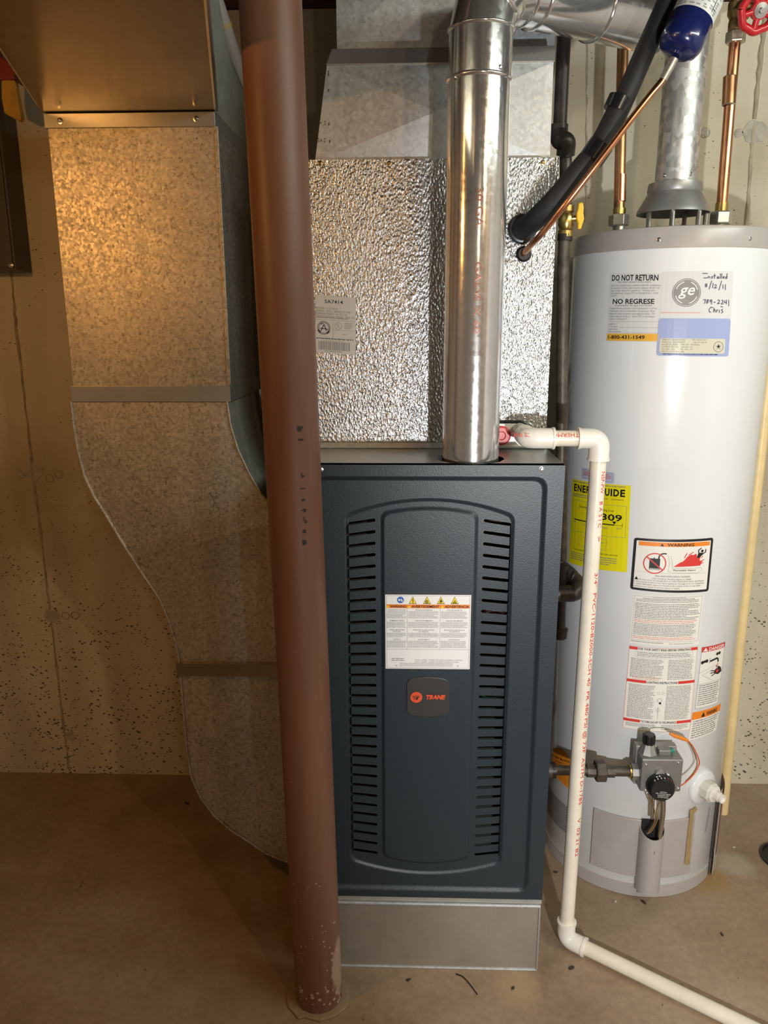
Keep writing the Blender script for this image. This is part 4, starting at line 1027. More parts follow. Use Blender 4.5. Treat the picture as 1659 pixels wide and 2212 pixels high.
# do not return sticker
lb = cyl_label((1319, 591), (1430, 590), (1423, 737), (1311, 736)); W_, H_ = lb.w, lb.h
X = lambda p: (p-165)/(745-165)*W_
Y = lambda p: (p-105)/(862-105)*H_
lb.text('DO NOT RETURN', X(190), Y(185), Y(185)-Y(122), 'ink_black', width=W_*0.90, bold=0.02)
lb.text('this water heater to the store.', W_*0.5, Y(210), Y(22)-Y(0), 'ink_grey', width=W_*0.64, align='c')
for i, t in enumerate(('If you are experiencing problems with the installation', 'or operation of this water heater, please call the toll', 'free number below for assistance.  Monday thru', 'Saturday 8 am - 8 pm EST or Sunday 8 am - 4:30', 'pm EST')):
    lb.text(t, X(185), Y(246+29*i), Y(19)-Y(0), 'ink_grey', width=W_*(0.95, 0.93, 0.86, 0.91, 0.13)[i])
lb.text('NO REGRESE', X(218), Y(443), Y(443)-Y(388), 'ink_black', width=W_*0.80, bold=0.02)
lb.text('el calentador de agua a la tienda.', W_*0.5, Y(470), Y(22)-Y(0), 'ink_grey', width=W_*0.72, align='c')
for i, t in enumerate(('Si experimenta problemas con la instalación o el fun-', 'cionamiento de este calentador de agua, por favor', 'llame sin costo al número que aparece abajo.  De', 'Lunes a Sábado de 8 am - 8 pm EST y Domingos', 'de 8 am - 4:30 pm EST')):
    lb.text(t, X(182), Y(502+30*i), Y(19)-Y(0), 'ink_grey', width=W_*(0.92, 0.89, 0.88, 0.88, 0.38)[i])
lb.rect(X(190), Y(642), X(740), Y(644), 'ink_grey')
for i, t in enumerate(('Installer #', 'N° de técnico', 'Date Installed', 'Fecha de Instalación')): lb.text(t, X(185), Y(678+29*i), Y(17)-Y(0), 'ink_grey', squeeze=0.85)
lb.rect(X(310), Y(708), X(735), Y(710), 'ink_grey'); lb.rect(X(370), Y(767), X(735), Y(769), 'ink_grey')
lb.rect(0, Y(779), W_, H_, 'ink_amber'); lb.text('1-800-431-1549', X(182), Y(838), Y(838)-Y(798), 'ink_black', width=W_*0.72, bold=0.02, lay=2)
lb.build('return_sticker', heat, 'paper_clear', label='sticker asking not to return the heater, amber phone band')
# maker's plate
lb = cyl_label((1432, 587), (1585, 586), (1573, 770), (1421, 768)); W_, H_ = lb.w, lb.h
X = lambda p: (p-765)/(1560-765)*W_
Y = lambda p: (p-85)/(1040-85)*H_
lb.rrect(X(750), Y(610), X(1560), H_, 0.006, 'paper_blue', 1); lb.rrect(X(778), Y(838), X(1505), Y(1008), 0.004, 'paper_plate', 2)
cu, cv, cr = X(1032), Y(322), 0.0295
lb.disc(cu, cv, cr, 'logo_grey', 1, cr*0.94); lb.disc(cu, cv, cr*0.90, 'logo_grey', 1)
lb.text('ge', cu-cr*0.02, cv+cr*0.16, cr*0.80, 'ink_white', align='c', lay=2, slant=0.3, bold=0.01)
for a0 in (20, 110, 200, 290): lb.disc(cu, cv, cr*0.80, 'ink_white', 2, cr*0.74, a0, a0+55, 12)
lb.rect(X(770), Y(543), X(1195), Y(547), 'ink_red'); 
hw = 0.0013
def scrawl(strokes): 
    for s_ in strokes: lb.path([(X(x), Y(y)) for x, y in s_], hw, 'ink_navy', 3)
scrawl([[(1190, 110), (1250, 112)], [(1205, 160), (1245, 160)], [(1250, 165), (1258, 145), (1272, 145), (1276, 165)], [(1310, 142), (1292, 148), (1308, 158), (1292, 168)], [(1328, 115), (1328, 168)], [(1316, 138), (1345, 136)],
        [(1372, 145), (1358, 150), (1360, 166), (1374, 162), (1374, 145), (1380, 168)], [(1395, 112), (1395, 168)], [(1412, 110), (1412, 168)], [(1425, 158), (1445, 150), (1436, 142), (1426, 156), (1445, 168)], [(1474, 108), (1476, 168)], [(1474, 145), (1458, 148), (1460, 166), (1475, 162)],
        [(1250, 225), (1232, 225), (1232, 240), (1252, 248), (1240, 262), (1230, 250), (1252, 230)], [(1300, 190), (1275, 285)], [(1318, 215), (1314, 272)], [(1332, 238), (1350, 232), (1355, 250), (1332, 272), (1365, 268)], [(1415, 190), (1388, 295)], [(1432, 230), (1438, 280)], [(1462, 228), (1466, 292)],
        [(1215, 402), (1245, 398), (1232, 445)], [(1275, 398), (1258, 405), (1275, 425), (1262, 442), (1254, 428), (1276, 402)], [(1312, 402), (1292, 405), (1296, 425), (1314, 415)], [(1314, 400), (1312, 452)], [(1335, 428), (1360, 428)],
        [(1380, 408), (1400, 402), (1404, 420), (1380, 445), (1410, 440)], [(1425, 408), (1445, 405), (1446, 422), (1425, 448), (1455, 445)], [(1470, 405), (1462, 432), (1490, 430)], [(1488, 400), (1490, 450)], [(1515, 400), (1520, 470)],
        [(1335, 490), (1310, 482), (1290, 505), (1292, 535), (1315, 540)], [(1345, 490), (1342, 540)], [(1342, 520), (1358, 508), (1362, 540)], [(1378, 510), (1380, 542)], [(1378, 520), (1394, 510)], [(1408, 512), (1410, 545)], [(1452, 505), (1432, 512), (1455, 535), (1430, 552)], [(1422, 475), (1450, 480)]])
for i, (t, x1) in enumerate((('SERIAL NO.  GELN0711K10257', 1055), ('MODEL NO.  GG40T06AVG01', 1045), ('Input BTUH  38,000     TYPE GSV -  NATURAL', 1205), ('Gas PRESS. IN. W.C. -  Manifold - 4.0', 1130), ('Max. Inlet - 10.5          Min. Inlet - 5.0', 1130), ('ANSI Z21.10.1 / CSA 4.1-2006', 1045))):
    lb.text(t, X(800), Y(862+27*i), Y(17)-Y(0), 'ink_grey', width=X(x1)-X(800), lay=3)
lb.text('MFG. DATE 07/2011', X(1122), Y(860), Y(16)-Y(0), 'ink_grey', width=X(1285)-X(1122), lay=3); lb.text('Cap. U.S. Gals. 40', X(1135), Y(888), Y(16)-Y(0), 'ink_grey', width=X(1285)-X(1135), lay=3)
lb.disc(X(1425), Y(930), W_*0.076, 'ink_grey', 3, W_*0.068); lb.disc(X(1425), Y(925), W_*0.018, 'ink_black', 3)
for k in range(5):
    a_ = -PI/2+k*2*PI/5; b_ = a_+4*PI/5; lb.line((X(1425)+W_*.046*math.cos(a_), Y(930)+W_*.046*math.sin(a_)), (X(1425)+W_*.046*math.cos(b_), Y(930)+W_*.046*math.sin(b_)), 0.0006, 'ink_grey', 3)
lb.small(X(820), Y(1013), X(1445), Y(1030), 1, 'ink_navy', 3, seed=11, fill=0.7)
lb.build('maker_plate', heat, 'paper_clear', label='clear and blue maker plate with handwriting')
# small lilac label
lb = cyl_label((1257, 1010), (1328, 1021), (1327, 1045), (1257, 1034)); W_, H_ = lb.w, lb.h
lb.frame(W_*.05, H_*.12, W_*.95, H_*.88, 0.0006, 'ink_grey'); lb.small(W_*.08, H_*.25, W_*.92, H_*.7, 3, 'ink_red', seed=12, fill=0.5)
lb.build('lilac_label', heat, 'paper_lilac', r=0.004)
# energy label
lb = cyl_label((1237, 1034), (1363, 1049), (1354, 1236), (1229, 1215)); W_, H_ = lb.w, lb.h
U = lambda p: p*W_
Vv = lambda p: p*H_
for ch, x0, x1 in zip('ENERGYGUIDE', (.06, .15, .255, .335, .41, .49, .565, .645, .73, .77, .865), (.13, .235, .32, .40, .48, .56, .635, .715, .752, .85, .93)):
    lb.text(ch, U(x0), Vv(.130), H_*0.078, 'ink_black', width=U(x1-x0), bold=0.035)
lb.small(U(.04), Vv(.015), U(.95), Vv(.035), 1, 'ink_grey', seed=13, fill=0.6)
lb.small(U(.04), Vv(.160), U(.40), Vv(.205), 2, 'ink_grey', seed=14, fill=0.5); lb.text('Model', U(.63), Vv(.175), H_*.014, 'ink_black'); lb.text('GG40T06AVG', U(.74), Vv(.175), H_*.014, 'ink_black', width=U(.17))
lb.frame(U(.05), Vv(.235), U(.96), Vv(.60), 0.0006, 'ink_grey')
lb.text('Estimated Yearly Operating Cost', U(.5), Vv(.31), H_*.024, 'ink_black', width=U(.58), align='c')
lb.text('$309', U(.905), Vv(.412), H_*.072, 'ink_black', width=U(.41), bold=0.02, align='r')
lb.rect(U(.10), Vv(.455), U(.80), Vv(.467), 'ink_black'); lb.rect(U(.80), Vv(.459), U(.91), Vv(.463), 'ink_black'); lb.rect(U(.10), Vv(.435), U(.105), Vv(.467), 'ink_black'); lb.rect(U(.91), Vv(.435), U(.915), Vv(.48), 'ink_black')
lb.poly([(U(.77), Vv(.42)), (U(.83), Vv(.42)), (U(.80), Vv(.457))], 'ink_black')
lb.text('$276', U(.08), Vv(.50), H_*.018, 'ink_grey'); lb.text('$314', U(.84), Vv(.505), H_*.018, 'ink_grey'); lb.text('Cost Range of Similar Models', U(.5), Vv(.51), H_*.018, 'ink_grey', width=U(.42), align='c')
lb.frame(U(.24), Vv(.635), U(.70), Vv(.765), 0.0005, 'ink_grey'); lb.text('242 therms', U(.58), Vv(.69), H_*.022, 'ink_grey', align='c'); lb.text('Estimated Yearly', U(.47), Vv(.735), H_*.016, 'ink_grey', align='c')
lb.text('Your cost will depend on your utility rates and use.', U(.12), Vv(.82), H_*.020, 'ink_black', width=U(.75))
lb.small(U(.05), Vv(.85), U(.92), Vv(.95), 4, 'ink_grey', seed=15, fill=0.45)
lb.build('energy_label', heat, 'paper_yellow', label='bright yellow energy label')
# flammable vapour warning
lb = cyl_label((1370, 1161), (1541, 1161), (1530, 1277), (1361, 1272)); W_, H_ = lb.w, lb.h
X = lambda p: (p-235)/(1355-235)*W_
Y = lambda p: (p-85)/(850-85)*H_
lb.rrect(W_*.035, H_*.045, W_*.965, H_*.955, 0.002, 'paper_cream', 1)
lb.rect(X(305), Y(130), X(1300), Y(188), 'ink_orange', 2); lb.text('WARNING', X(690), Y(182), Y(182)-Y(142), 'ink_black', width=X(1060)-X(690), bold=0.02, lay=3); lb.poly([(X(620), Y(142)), (X(645), Y(184)), (X(595), Y(184))], 'ink_black', 3)
# can, nozzle, prohibition ring
lb.rect(X(468), Y(365), X(610), Y(528), 'ink_black', 2); lb.rect(X(520), Y(350), X(535), Y(366), 'ink_black', 2); lb.rect(X(475), Y(508), X(600), Y(525), 'paper_cream', 3); lb.text('FLAMMABLE', X(480), Y(523), Y(12)-Y(0), 'ink_black', width=X(595)-X(480), lay=4)
lb.path([(X(590), Y(368)), (X(592), Y(330)), (X(612), Y(300)), (X(648), Y(288)), (X(690), Y(290))], 0.0032, 'ink_black', 2)
rr = W_*.139; lb.disc(X(540), Y(435), rr, 'ink_red', 3, rr*0.90, 0, 360, 40); a_ = math.radians(40); lb.line((X(540)-rr*.95*math.cos(a_), Y(435)-rr*.95*math.sin(a_)), (X(540)+rr*.95*math.cos(a_), Y(435)+rr*.95*math.sin(a_)), 0.0030, 'ink_red', 4)
# vapour outline
def wob(pts, amp=0.0012):
    out = []
    for (x0, y0), (x1, y1) in zip(pts, pts[1:]):
        n_ = max(2, int(math.hypot(x1-x0, y1-y0)/18))
        for k in range(n_): t = k/n_; out.append((X(x0+(x1-x0)*t)+(amp if k % 2 else 0)*(1 if abs(y1-y0) > abs(x1-x0) else 0), Y(y0+(y1-y0)*t)+(amp if k % 2 else 0)*(1 if abs(x1-x0) > abs(y1-y0) else 0)))
    return out
lb.path(wob([(705, 300), (735, 420), (725, 540), (790, 555), (1150, 565), (1210, 525), (1190, 490), (1100, 495), (780, 498), (770, 400), (735, 300)]), 0.0005, 'ink_grey', 2)
lb.text('Flammable Vapors', X(800), Y(534), Y(20)-Y(0), 'ink_black', width=X(1115)-X(800), bold=0.015, lay=2)
lb.poly([(X(795), Y(475)), (X(880), Y(415)), (X(925), Y(395)), (X(985), Y(325)), (X(1030), Y(300)), (X(1060), Y(310)), (X(1105), Y(290)), (X(1120), Y(350)), (X(1175), Y(335)), (X(1160), Y(390)), (X(1205), Y(400)), (X(1180), Y(465))], 'ink_red', 2)
for q in ((935, 350, 970, 280), (990, 310, 1060, 268), (1175, 410, 1230, 380), (1170, 440, 1225, 425), (1190, 355, 1205, 330)): lb.line((X(q[0]), Y(q[1])), (X(q[2]), Y(q[3])), 0.0020, 'ink_red', 2)
lb.disc(X(1190), Y(258), W_*.0175, 'ink_black', 4); lb.poly([(X(1135), Y(280)), (X(1230), Y(285)), (X(1175), Y(330)), (X(1150), Y(355)), (X(1115), Y(345))], 'ink_black', 4)
lb.path([(X(1140), Y(285)), (X(1130), Y(245)), (X(1175), Y(215))], 0.0022, 'ink_black', 4); lb.path([(X(1225), Y(290)), (X(1245), Y(270)), (X(1240), Y(235))], 0.0022, 'ink_black', 4)
lb.rect(X(280), Y(572), X(1295), Y(574), 'ink_grey', 2)
lb.text('FIRE AND EXPLOSION HAZARD', X(560), Y(628), Y(24)-Y(0), 'ink_grey', width=X(1045)-X(560), lay=2, bold=0.012); lb.text('Can result in serious injury or death', X(525), Y(664), Y(22)-Y(0), 'ink_grey', width=X(1065)-X(525), lay=2, bold=0.012)
lb.poly([(X(310), Y(645)), (X(338), Y(692)), (X(282), Y(692))], 'ink_black', 2)
for i, (t, x0, x1) in enumerate((('Do not store or use gasoline or other flammable vapors and liquids', 348, 1260), ('in the vicinity of this or any other appliance. Storage of or use of gasoline', 278, 1265), ('or other flammable vapors or liquids in the vicinity of this or any other', 275, 1215), ('appliance can result in serious injury or death.', 270, 915))):
    lb.text(t, X(x0), Y(694+34*i), Y(22)-Y(0), 'ink_grey', width=X(x1)-X(x0), lay=2, bold=0.008)
lb.build('vapour_warning', heat, 'ink_black', r=0.006, label='black bordered orange banner fire warning')
# fine print sheet
lb = cyl_label((1368, 1283), (1520, 1284), (1509, 1392), (1360, 1388)); W_, H_ = lb.w, lb.h
lb.frame(W_*.02, H_*.02, W_*.98, H_*.92, 0.0005, 'ink_grey'); lb.text('AUTOMATIC STORAGE WATER HEATER', W_*.5, H_*.045, H_*.020, 'ink_grey', width=W_*.46, align='c'); lb.text('MINIMUM CLEARANCES FROM COMBUSTIBLE CONSTRUCTION', W_*.5, H_*.075, H_*.022, 'ink_black', width=W_*.72, align='c')
lb.small(W_*.05, H_*.085, W_*.95, H_*.145, 2, 'ink_grey', seed=16, fill=.5)
lb.small(W_*.04, H_*.16, W_*.97, H_*.49, 10, 'ink_grey', seed=17, fill=.52); lb.small(W_*.04, H_*.495, W_*.95, H_*.565, 2, 'ink_pink', seed=18, fill=.55)
lb.small(W_*.04, H_*.57, W_*.96, H_*.82, 8, 'ink_grey', seed=19, fill=.52); lb.small(W_*.04, H_*.83, W_*.95, H_*.90, 2, 'ink_pink', seed=20, fill=.55)
lb.small(W_*.02, H_*.94, W_*.48, H_*.97, 1, 'ink_grey', seed=21); lb.text('MAX. WORKING PRESSURE 150 P.S.I.', W_*.55, H_*.97, H_*.022, 'ink_grey', width=W_*.36)
lb.build('clearance_sheet', heat, 'paper_cream', label='cream sheet of fine print with pink lines')
# operating instructions
lb = cyl_label((1360, 1394), (1507, 1396), (1490, 1576), (1345, 1571)); W_, H_ = lb.w, lb.h
lb.frame(0, 0, W_, H_, 0.0008, 'ink_pink')
for y, t, x0, x1 in ((.018, 'FOR YOUR SAFETY READ BEFORE OPERATING', .13, .88), (.405, 'LIGHTING INSTRUCTIONS', .29, .73), (.885, 'TO TURN GAS OFF TO THE APPLIANCE', .25, .76)):
    lb.rect(0, H_*(y-.012), W_*(x0-.01), H_*(y+.020), 'ink_red', 2); lb.rect(W_*(x1+.01), H_*(y-.012), W_, H_*(y+.020), 'ink_red', 2)
    lb.text(t, W_*x0, H_*(y+.018), H_*.026, 'ink_black', width=W_*(x1-x0), bold=.015)
lb.frame(W_*.09, H_*.055, W_*.93, H_*.125, .0004, 'ink_grey'); lb.small(W_*.12, H_*.062, W_*.91, H_*.118, 3, 'ink_grey', seed=22, fill=.5)
lb.small(W_*.04, H_*.14, W_*.51, H_*.37, 13, 'ink_grey', seed=23, fill=.5); lb.small(W_*.57, H_*.14, W_*.96, H_*.38, 13, 'ink_grey', seed=24, fill=.5); lb.small(W_*.08, H_*.355, W_*.48, H_*.392, 2, 'ink_pink', seed=29, fill=.5)
lb.small(W_*.04, H_*.45, W_*.42, H_*.86, 23, 'ink_grey', seed=25, fill=.5); lb.small(W_*.58, H_*.45, W_*.96, H_*.86, 23, 'ink_grey', seed=26, fill=.5)
for u, v, r_ in ((.49, .62, .034), (.47, .535, .02), (.53, .535, .02), (.48, .74, .026)): lb.disc(W_*u, H_*v, W_*r_, 'ink_grey', 1, W_*r_*.85)
lb.disc(W_*.50, H_*.655, W_*.017, 'ink_black', 2); lb.line((W_*.48, H_*.70), (W_*.48, H_*.85), .0008, 'ink_grey'); lb.line((W_*.50, H_*.66), (W_*.53, H_*.685), .0006, 'ink_grey')
lb.small(W_*.04, H_*.92, W_*.48, H_*.965, 3, 'ink_grey', seed=27, fill=.5); lb.small(W_*.55, H_*.92, W_*.96, H_*.985, 4, 'ink_grey', seed=28, fill=.5)
lb.build('instruction_sheet', heat, 'paper_cream', label='cream instruction sheet with red bars')
# scald danger
lb = cyl_label((1516, 1398), (1566, 1386), (1550, 1518), (1501, 1531)); W_, H_ = lb.w, lb.h
lb.frame(0, 0, W_, H_, .0006, 'ink_grey', 2); lb.rect(0, 0, W_, H_*.085, 'ink_red', 1); lb.text('DANGER', W_*.27, H_*.072, H_*.052, 'ink_white', width=W_*.68, bold=.02, lay=3); lb.poly([(W_*.14, H_*.015), (W_*.23, H_*.072), (W_*.05, H_*.072)], 'ink_white', 3)
for u, v, r_ in ((.08, .25, .055), (.16, .24, .045), (.24, .235, .055), (.66, .155, .05), (.76, .15, .05)): lb.disc(W_*u, H_*v, W_*r_, 'ink_black', 2)
lb.path([(W_*.38, H_*.25), (W_*.66, H_*.225), (W_*.72, H_*.24), (W_*.74, H_*.29)], .0045, 'ink_black', 2); lb.line((W_*.36, H_*.20), (W_*.36, H_*.28), .0014, 'ink_grey', 2)
lb.poly([(W_*.92, H_*.40), (W_*.98, H_*.47), (W_*.80, H_*.50), (W_*.62, H_*.47), (W_*.62, H_*.42), (W_*.78, H_*.36)], 'ink_black', 2)
for q in ((.66, .43, .46, .41), (.66, .45, .44, .45), (.67, .47, .50, .50), (.74, .39, .66, .34)): lb.line((W_*q[0], H_*q[1]), (W_*q[2], H_*q[3]), .0022, 'ink_black', 2)
lb.poly([(W_*.72, H_*.41), (W_*.82, H_*.43), (W_*.74, H_*.47), (W_*.66, H_*.44)], 'ink_red', 3); lb.line((W_*.74, H_*.31), (W_*.72, H_*.40), .0035, 'ink_pink', 2)
lb.path([(W_*0, H_*.42), (W_*.6, H_*.33)], .0005, 'ink_grey'); lb.path([(W_*.6, H_*.58), (W_*.12, H_*.46), (W_*.6, H_*.38)], .0006, 'ink_grey'); lb.rect(0, H_*.60, W_, H_*.604, 'ink_grey')
lb.small(W_*.06, H_*.62, W_*.94, H_*.97, 10, 'ink_grey', seed=30, fill=.5)
lb.build('scald_warning', heat, 'paper_cream', label='cream sticker with red danger banner and hand')
# second orange warning
lb = cyl_label((1496, 1539), (1557, 1519), (1546, 1577), (1486, 1600)); W_, H_ = lb.w, lb.h
lb.rect(0, 0, W_*1.0, H_*.27, 'ink_orange'); lb.text('WARNING', W_*.44, H_*.22, H_*.15, 'ink_black', width=W_*.40, bold=.02, lay=2); lb.poly([(W_*.34, H_*.06), (W_*.40, H_*.23), (W_*.28, H_*.23)], 'ink_black', 2)
lb.small(W_*.06, H_*.32, W_*.95, H_*.98, 8, 'ink_grey', seed=31, fill=.5)
lb.build('lower_warning', heat, 'paper_cream', label='cream sticker with tilted orange warning banner')
# round topped orange sticker by the air screen
pc = [hc(px, py) for px, py in ((1172, 1636), (1184, 1624), (1196, 1617), (1206, 1616), (1216, 1620), (1226, 1630), (1234, 1645), (1238, 1662))]
zl_ = hc(1215, 1692)[1]; m = len(pc)
ob = G().add([hs(a, z, 0.0006) for a, z in pc]+[hs(a, zl_, 0.0006) for a, z in pc], [(k, k+1, m+k+1, m+k) for k in range(m-1)]).build('orange_sticker', 'paper_orange', heat, smooth=0)
lb = cyl_label((1193, 1626), (1232, 1642), (1232, 1668), (1190, 1650), off=0.0012)
lb.text('DO NOT BLOCK', 0, lb.h*.22, lb.h*.14, 'ink_black', width=lb.w, bold=.02); lb.text('COMBUSTION', lb.w*.3, lb.h*.50, lb.h*.09, 'ink_black', width=lb.w*.45); lb.text('AIR INLET', lb.w*.4, lb.h*.70, lb.h*.09, 'ink_black', width=lb.w*.25)
for k in lb.g: lb.g[k].build('print', k[0], ob, smooth=0)['kind'] = 'stuff'
# pen scribble low on the right
lb = Label(lambda u, v, o: hs(*hc(u, v), 0.0008), 1, 1, 9)
lb.path([(1533+(-1)**k*2.0-k*0.45, 1742+k*2.6) for k in range(22)], 1.0, 'ink_grey', 1)
for k in lb.g: lb.g[k].build('pen_scribble', k[0], heat, smooth=0)['kind'] = 'stuff'

# ================================================================== vent pipe on the heater
vent = thing('heater_vent', 'dull spangled galvanized vent pipe above the water heater hood', 'vent pipe', (VX, VY, HZ+0.119))
vt = ay(1492, -160, VY+0.02)
v0 = Vector((VX, VY, HZ+0.119)); v1 = ay(1479, 160, VY)
dv = (v1-v0).normalized()
G().tube([v0, v0+dv*0.62], 0.0462, 40).build('pipe_section', 'galvanized_vent', vent)
for a_ in (-50, 25): 
    t = math.radians(a_); screw(v0+Vector((0.0465*math.sin(t), -0.0465*math.cos(t), 0.012)), (math.sin(t), -math.cos(t), 0), vent, 'screw_steel', 0.0034)

# ================================================================== copper water pipes
def nut(p, axis, r, h, mat, par, name='union_nut', rot=0.0):
    return G().lathe([(r*0.93, 0), (r, h*0.12), (r, h*0.88), (r*0.93, h)], p, axis, 6, rot=rot).build(name, mat, par, smooth=0, bevel=0.001)
cl = thing('hot_water_pipe', 'copper water pipe standing behind the black insulated line', 'pipe', (0.4975, 1.96, HZ))
b0 = ay(1338, 480, 1.96); b0.z = HZ; b1 = ay(1339, 436, 1.96); tp = ay(1348, 20, 1.99); dr = (tp-b1).normalized()
G().tube([Vector((b1.x, b1.y, HZ+0.045)), b1+dr*0.72], 0.0128, 20).build('pipe_run', 'copper_old', cl)
G().tube([b1+dr*0.000, b1+dr*0.060], 0.0142, 20).build('sweat_coupling', 'copper', cl)
G().tube([Vector((b0.x, b0.y, HZ+0.0006)), Vector((b0.x, b0.y, HZ+0.03))], 0.0150, 20).build('nipple', 'zinc', cl)
nut((b1.x, b1.y, HZ+0.024), (0, 0, 1), 0.0240, 0.026, 'nut_zinc', cl, rot=0.25)
G().tube([(b1.x, b1.y, HZ+0.05), (b1.x, b1.y, HZ+0.064)], 0.0152, 20).build('ferrule', 'brass', cl)
cr_ = thing('cold_water_pipe', 'copper water pipe with brass gate valve and red handwheel', 'pipe', (0.735, 1.96, HZ))
b0 = ay(1556, 480, 1.96); b0.z = HZ; b1 = ay(1560, 432, 1.96); tp = ay(1590, 60, 1.97); dr = (tp-b1).normalized()
ln = (tp-b1).length
G().tube([Vector((b0.x, b0.y, HZ+0.05)), b1+dr*(ln-0.025)], 0.0125, 20).build('pipe_run', 'copper', cr_)
q0 = ay(1574, 226, 1.963); q1 = ay(1577, 166, 1.966)
G().tube([q0, q1], 0.0148, 20).build('sweat_coupling', 'copper_old', cr_)
for q in (q0, q1): G().lathe([(0.0125, -0.002), (0.0152, 0), (0.0125, 0.002)], q, dr, 20, caps=False).build('solder_ring', 'solder', cr_)
G().tube([Vector((b0.x, b0.y, HZ+0.0006)), Vector((b0.x, b0.y, HZ+0.03))], 0.0150, 20).build('nipple', 'zinc', cr_)
nut((b0.x, b0.y, HZ+0.026), (0, 0, 1), 0.0252, 0.029, 'nut_zinc', cr_, rot=0.45)
G().tube([(b0.x, b0.y, HZ+0.054), (b0.x+dr.x*0.02, b0.y, HZ+0.074)], 0.0148, 20).build('ferrule', 'brass', cr_)
nb = ay(1588, 94, 1.97); nut(nb, dr, 0.0222, 0.024, 'nut_brass', cr_, rot=0.35)
vb = nb+dr*0.024
G().lathe([(0.015, 0), (0.0185, 0.004), (0.0185, 0.020), (0.0165, 0.026), (0.022, 0.036), (0.022, 0.058), (0.0165, 0.066), (0.0195, 0.070), (0.0195, 0.086), (0.015, 0.088)], vb, dr, 12).build('valve_body', 'brass_old', cr_, smooth=30)
vt_ = vb+dr*0.30
G().tube([vb+dr*0.086, vt_], 0.0128, 20).build('pipe_run', 'copper_old', cr_)
wc = ay(1640, 22, 1.885); sd_ = (wc-(vb+dr*0.047)).normalized()
bs = vb+dr*0.047
G().lathe([(0.018, 0.010), (0.019, 0.022), (0.0215, 0.026), (0.0215, 0.036), (0.015, 0.040), (0.0125, 0.056), (0.0065, 0.058)], bs, sd_, 6).build('bonnet', 'brass_old', cr_, smooth=20)
G().tube([bs+sd_*0.05, wc+sd_*0.004], 0.0048, 12).build('stem', 'brass', cr_)
whl = G(); ref = sd_.cross(Vector((0, 0, 1))).normalized(); rf2 = sd_.cross(ref); RW = 0.0385
ringp = [wc+(ref*math.cos(2*PI*k/48)+rf2*math.sin(2*PI*k/48))*(RW*(1+0.035*math.cos(8*2*PI*k/48))) for k in range(49)]
whl.tube(ringp, 0.0086, 12)
for k in range(5):
    a_ = 2*PI*k/5+0.3; e_ = ref*math.cos(a_)+rf2*math.sin(a_); whl.tube([wc+e_*0.008, wc+e_*RW], 0.0068, 10)
whl.lathe([(0.0190, -0.005), (0.0200, 0.0), (0.0185, 0.006)], wc, sd_, 20)
hw_ = whl.build('handwheel', 'red_enamel', cr_, smooth=60)
G().lathe([(0.0150, 0.005), (0.0150, 0.009), (0.006, 0.010), (0.005, 0.014)], wc, sd_, 20).build('wheel_nut', 'screw_steel', hw_)

# relief discharge pipe
rp = thing('relief_pipe', 'yellowed plastic relief discharge pipe beside the water heater', 'pipe', (0.913, 2.0, 0.066))
G().tube([(0.917, 2.0, 0.066), (0.910, 2.0, 0.60), (0.907, 2.0, 1.44)], 0.0148, 24).build('pipe_run', 'cpvc_yellow', rp)
G().tube(round_path([(0.907, 2.0, 1.40), (0.907, 2.0, 1.47), (0.862, 2.0, 1.47)], 0.035), 0.019, 20).build('elbow', 'cpvc_yellow', rp)

# ================================================================== gas piping
def gp(px, py, y=1.80): return ay(px, py, y)
gas = thing('gas_riser', 'black iron gas riser with yellow handled shutoff between furnace and heater', 'gas pipe', gp(1210, 1380))
G().tube([(0.3185, 1.80, 2.29), (0.3185, 1.80, gp(1219, 280).z)], 0.0145, 20).build('riser_pipe', 'black_iron', gas)
e0, e1_ = gp(1212, 283), gp(1222, 322)
G().tube([e0+Vector((-0.006, 0, 0.012)), e0+Vector((-0.006, 0, -0.004))], 0.0205, 20).build('elbow_collar', 'black_iron', gas)
G().tube(round_path([e0+Vector((-0.006, 0, 0.0)), e0+Vector((-0.004, -0.012, -0.022)), Vector((e1_.x, e1_.y-0.010, e0.z-0.022)), e1_+Vector((0, 0, -0.012))], 0.018), 0.0195, 20).build('elbow_fitting', 'black_iron', gas)
G().tube([e1_, gp(1222, 452)], 0.0132, 20).build('riser_pipe', 'black_iron', gas)
q = gp(1223, 478)
vb_ = G().lathe([(0.013, -0.034), (0.0165, -0.032), (0.0165, -0.020), (0.0140, -0.016), (0.0175, -0.008), (0.0175, 0.008), (0.0140, 0.016), (0.0165, 0.020), (0.0165, 0.032), (0.013, 0.034)], q, (0, 0, 1), 16).build('shutoff_valve', 'brass', gas, smooth=30)
h0 = gp(1250, 467)
G().tube([q+Vector((0.008, -0.008, 0.004)), q+Vector((0.028, -0.010, 0.006))], 0.0065, 12).build('valve_stem', 'brass', vb_)
hb = [gp(px, py, 1.79) for px, py in ((1247, 440), (1257, 438), (1259, 450), (1258, 462), (1260, 474), (1256, 486), (1253, 497), (1245, 496), (1246, 484), (1243, 474), (1243, 462), (1246, 452))]
G().prism(hb, (0, -0.012, 0)).build('valve_handle', 'yellow_handle', vb_, smooth=0, bevel=0.003)
G().tube([gp(1220, 498), gp(1217, 560), gp(1214, 825), gp(1213, 1210)], 0.0130, 20).build('riser_pipe', 'rusty_iron', gas)
G().tube([gp(1221, 506), gp(1220, 520)], 0.0165, 20).build('pipe_collar', 'black_iron', gas)
t0, t1 = gp(1212, 1206), gp(1211, 1296)
G().lathe([(0.0185, 0), (0.0192, 0.002), (0.0192, 0.014), (0.0165, 0.018), (0.0170, 0.05), (0.0175, 0.09)], t1, (t0-t1), 18).build('tee_fitting', 'black_iron', gas, smooth=30)
c_ = gp(1222, 1258)
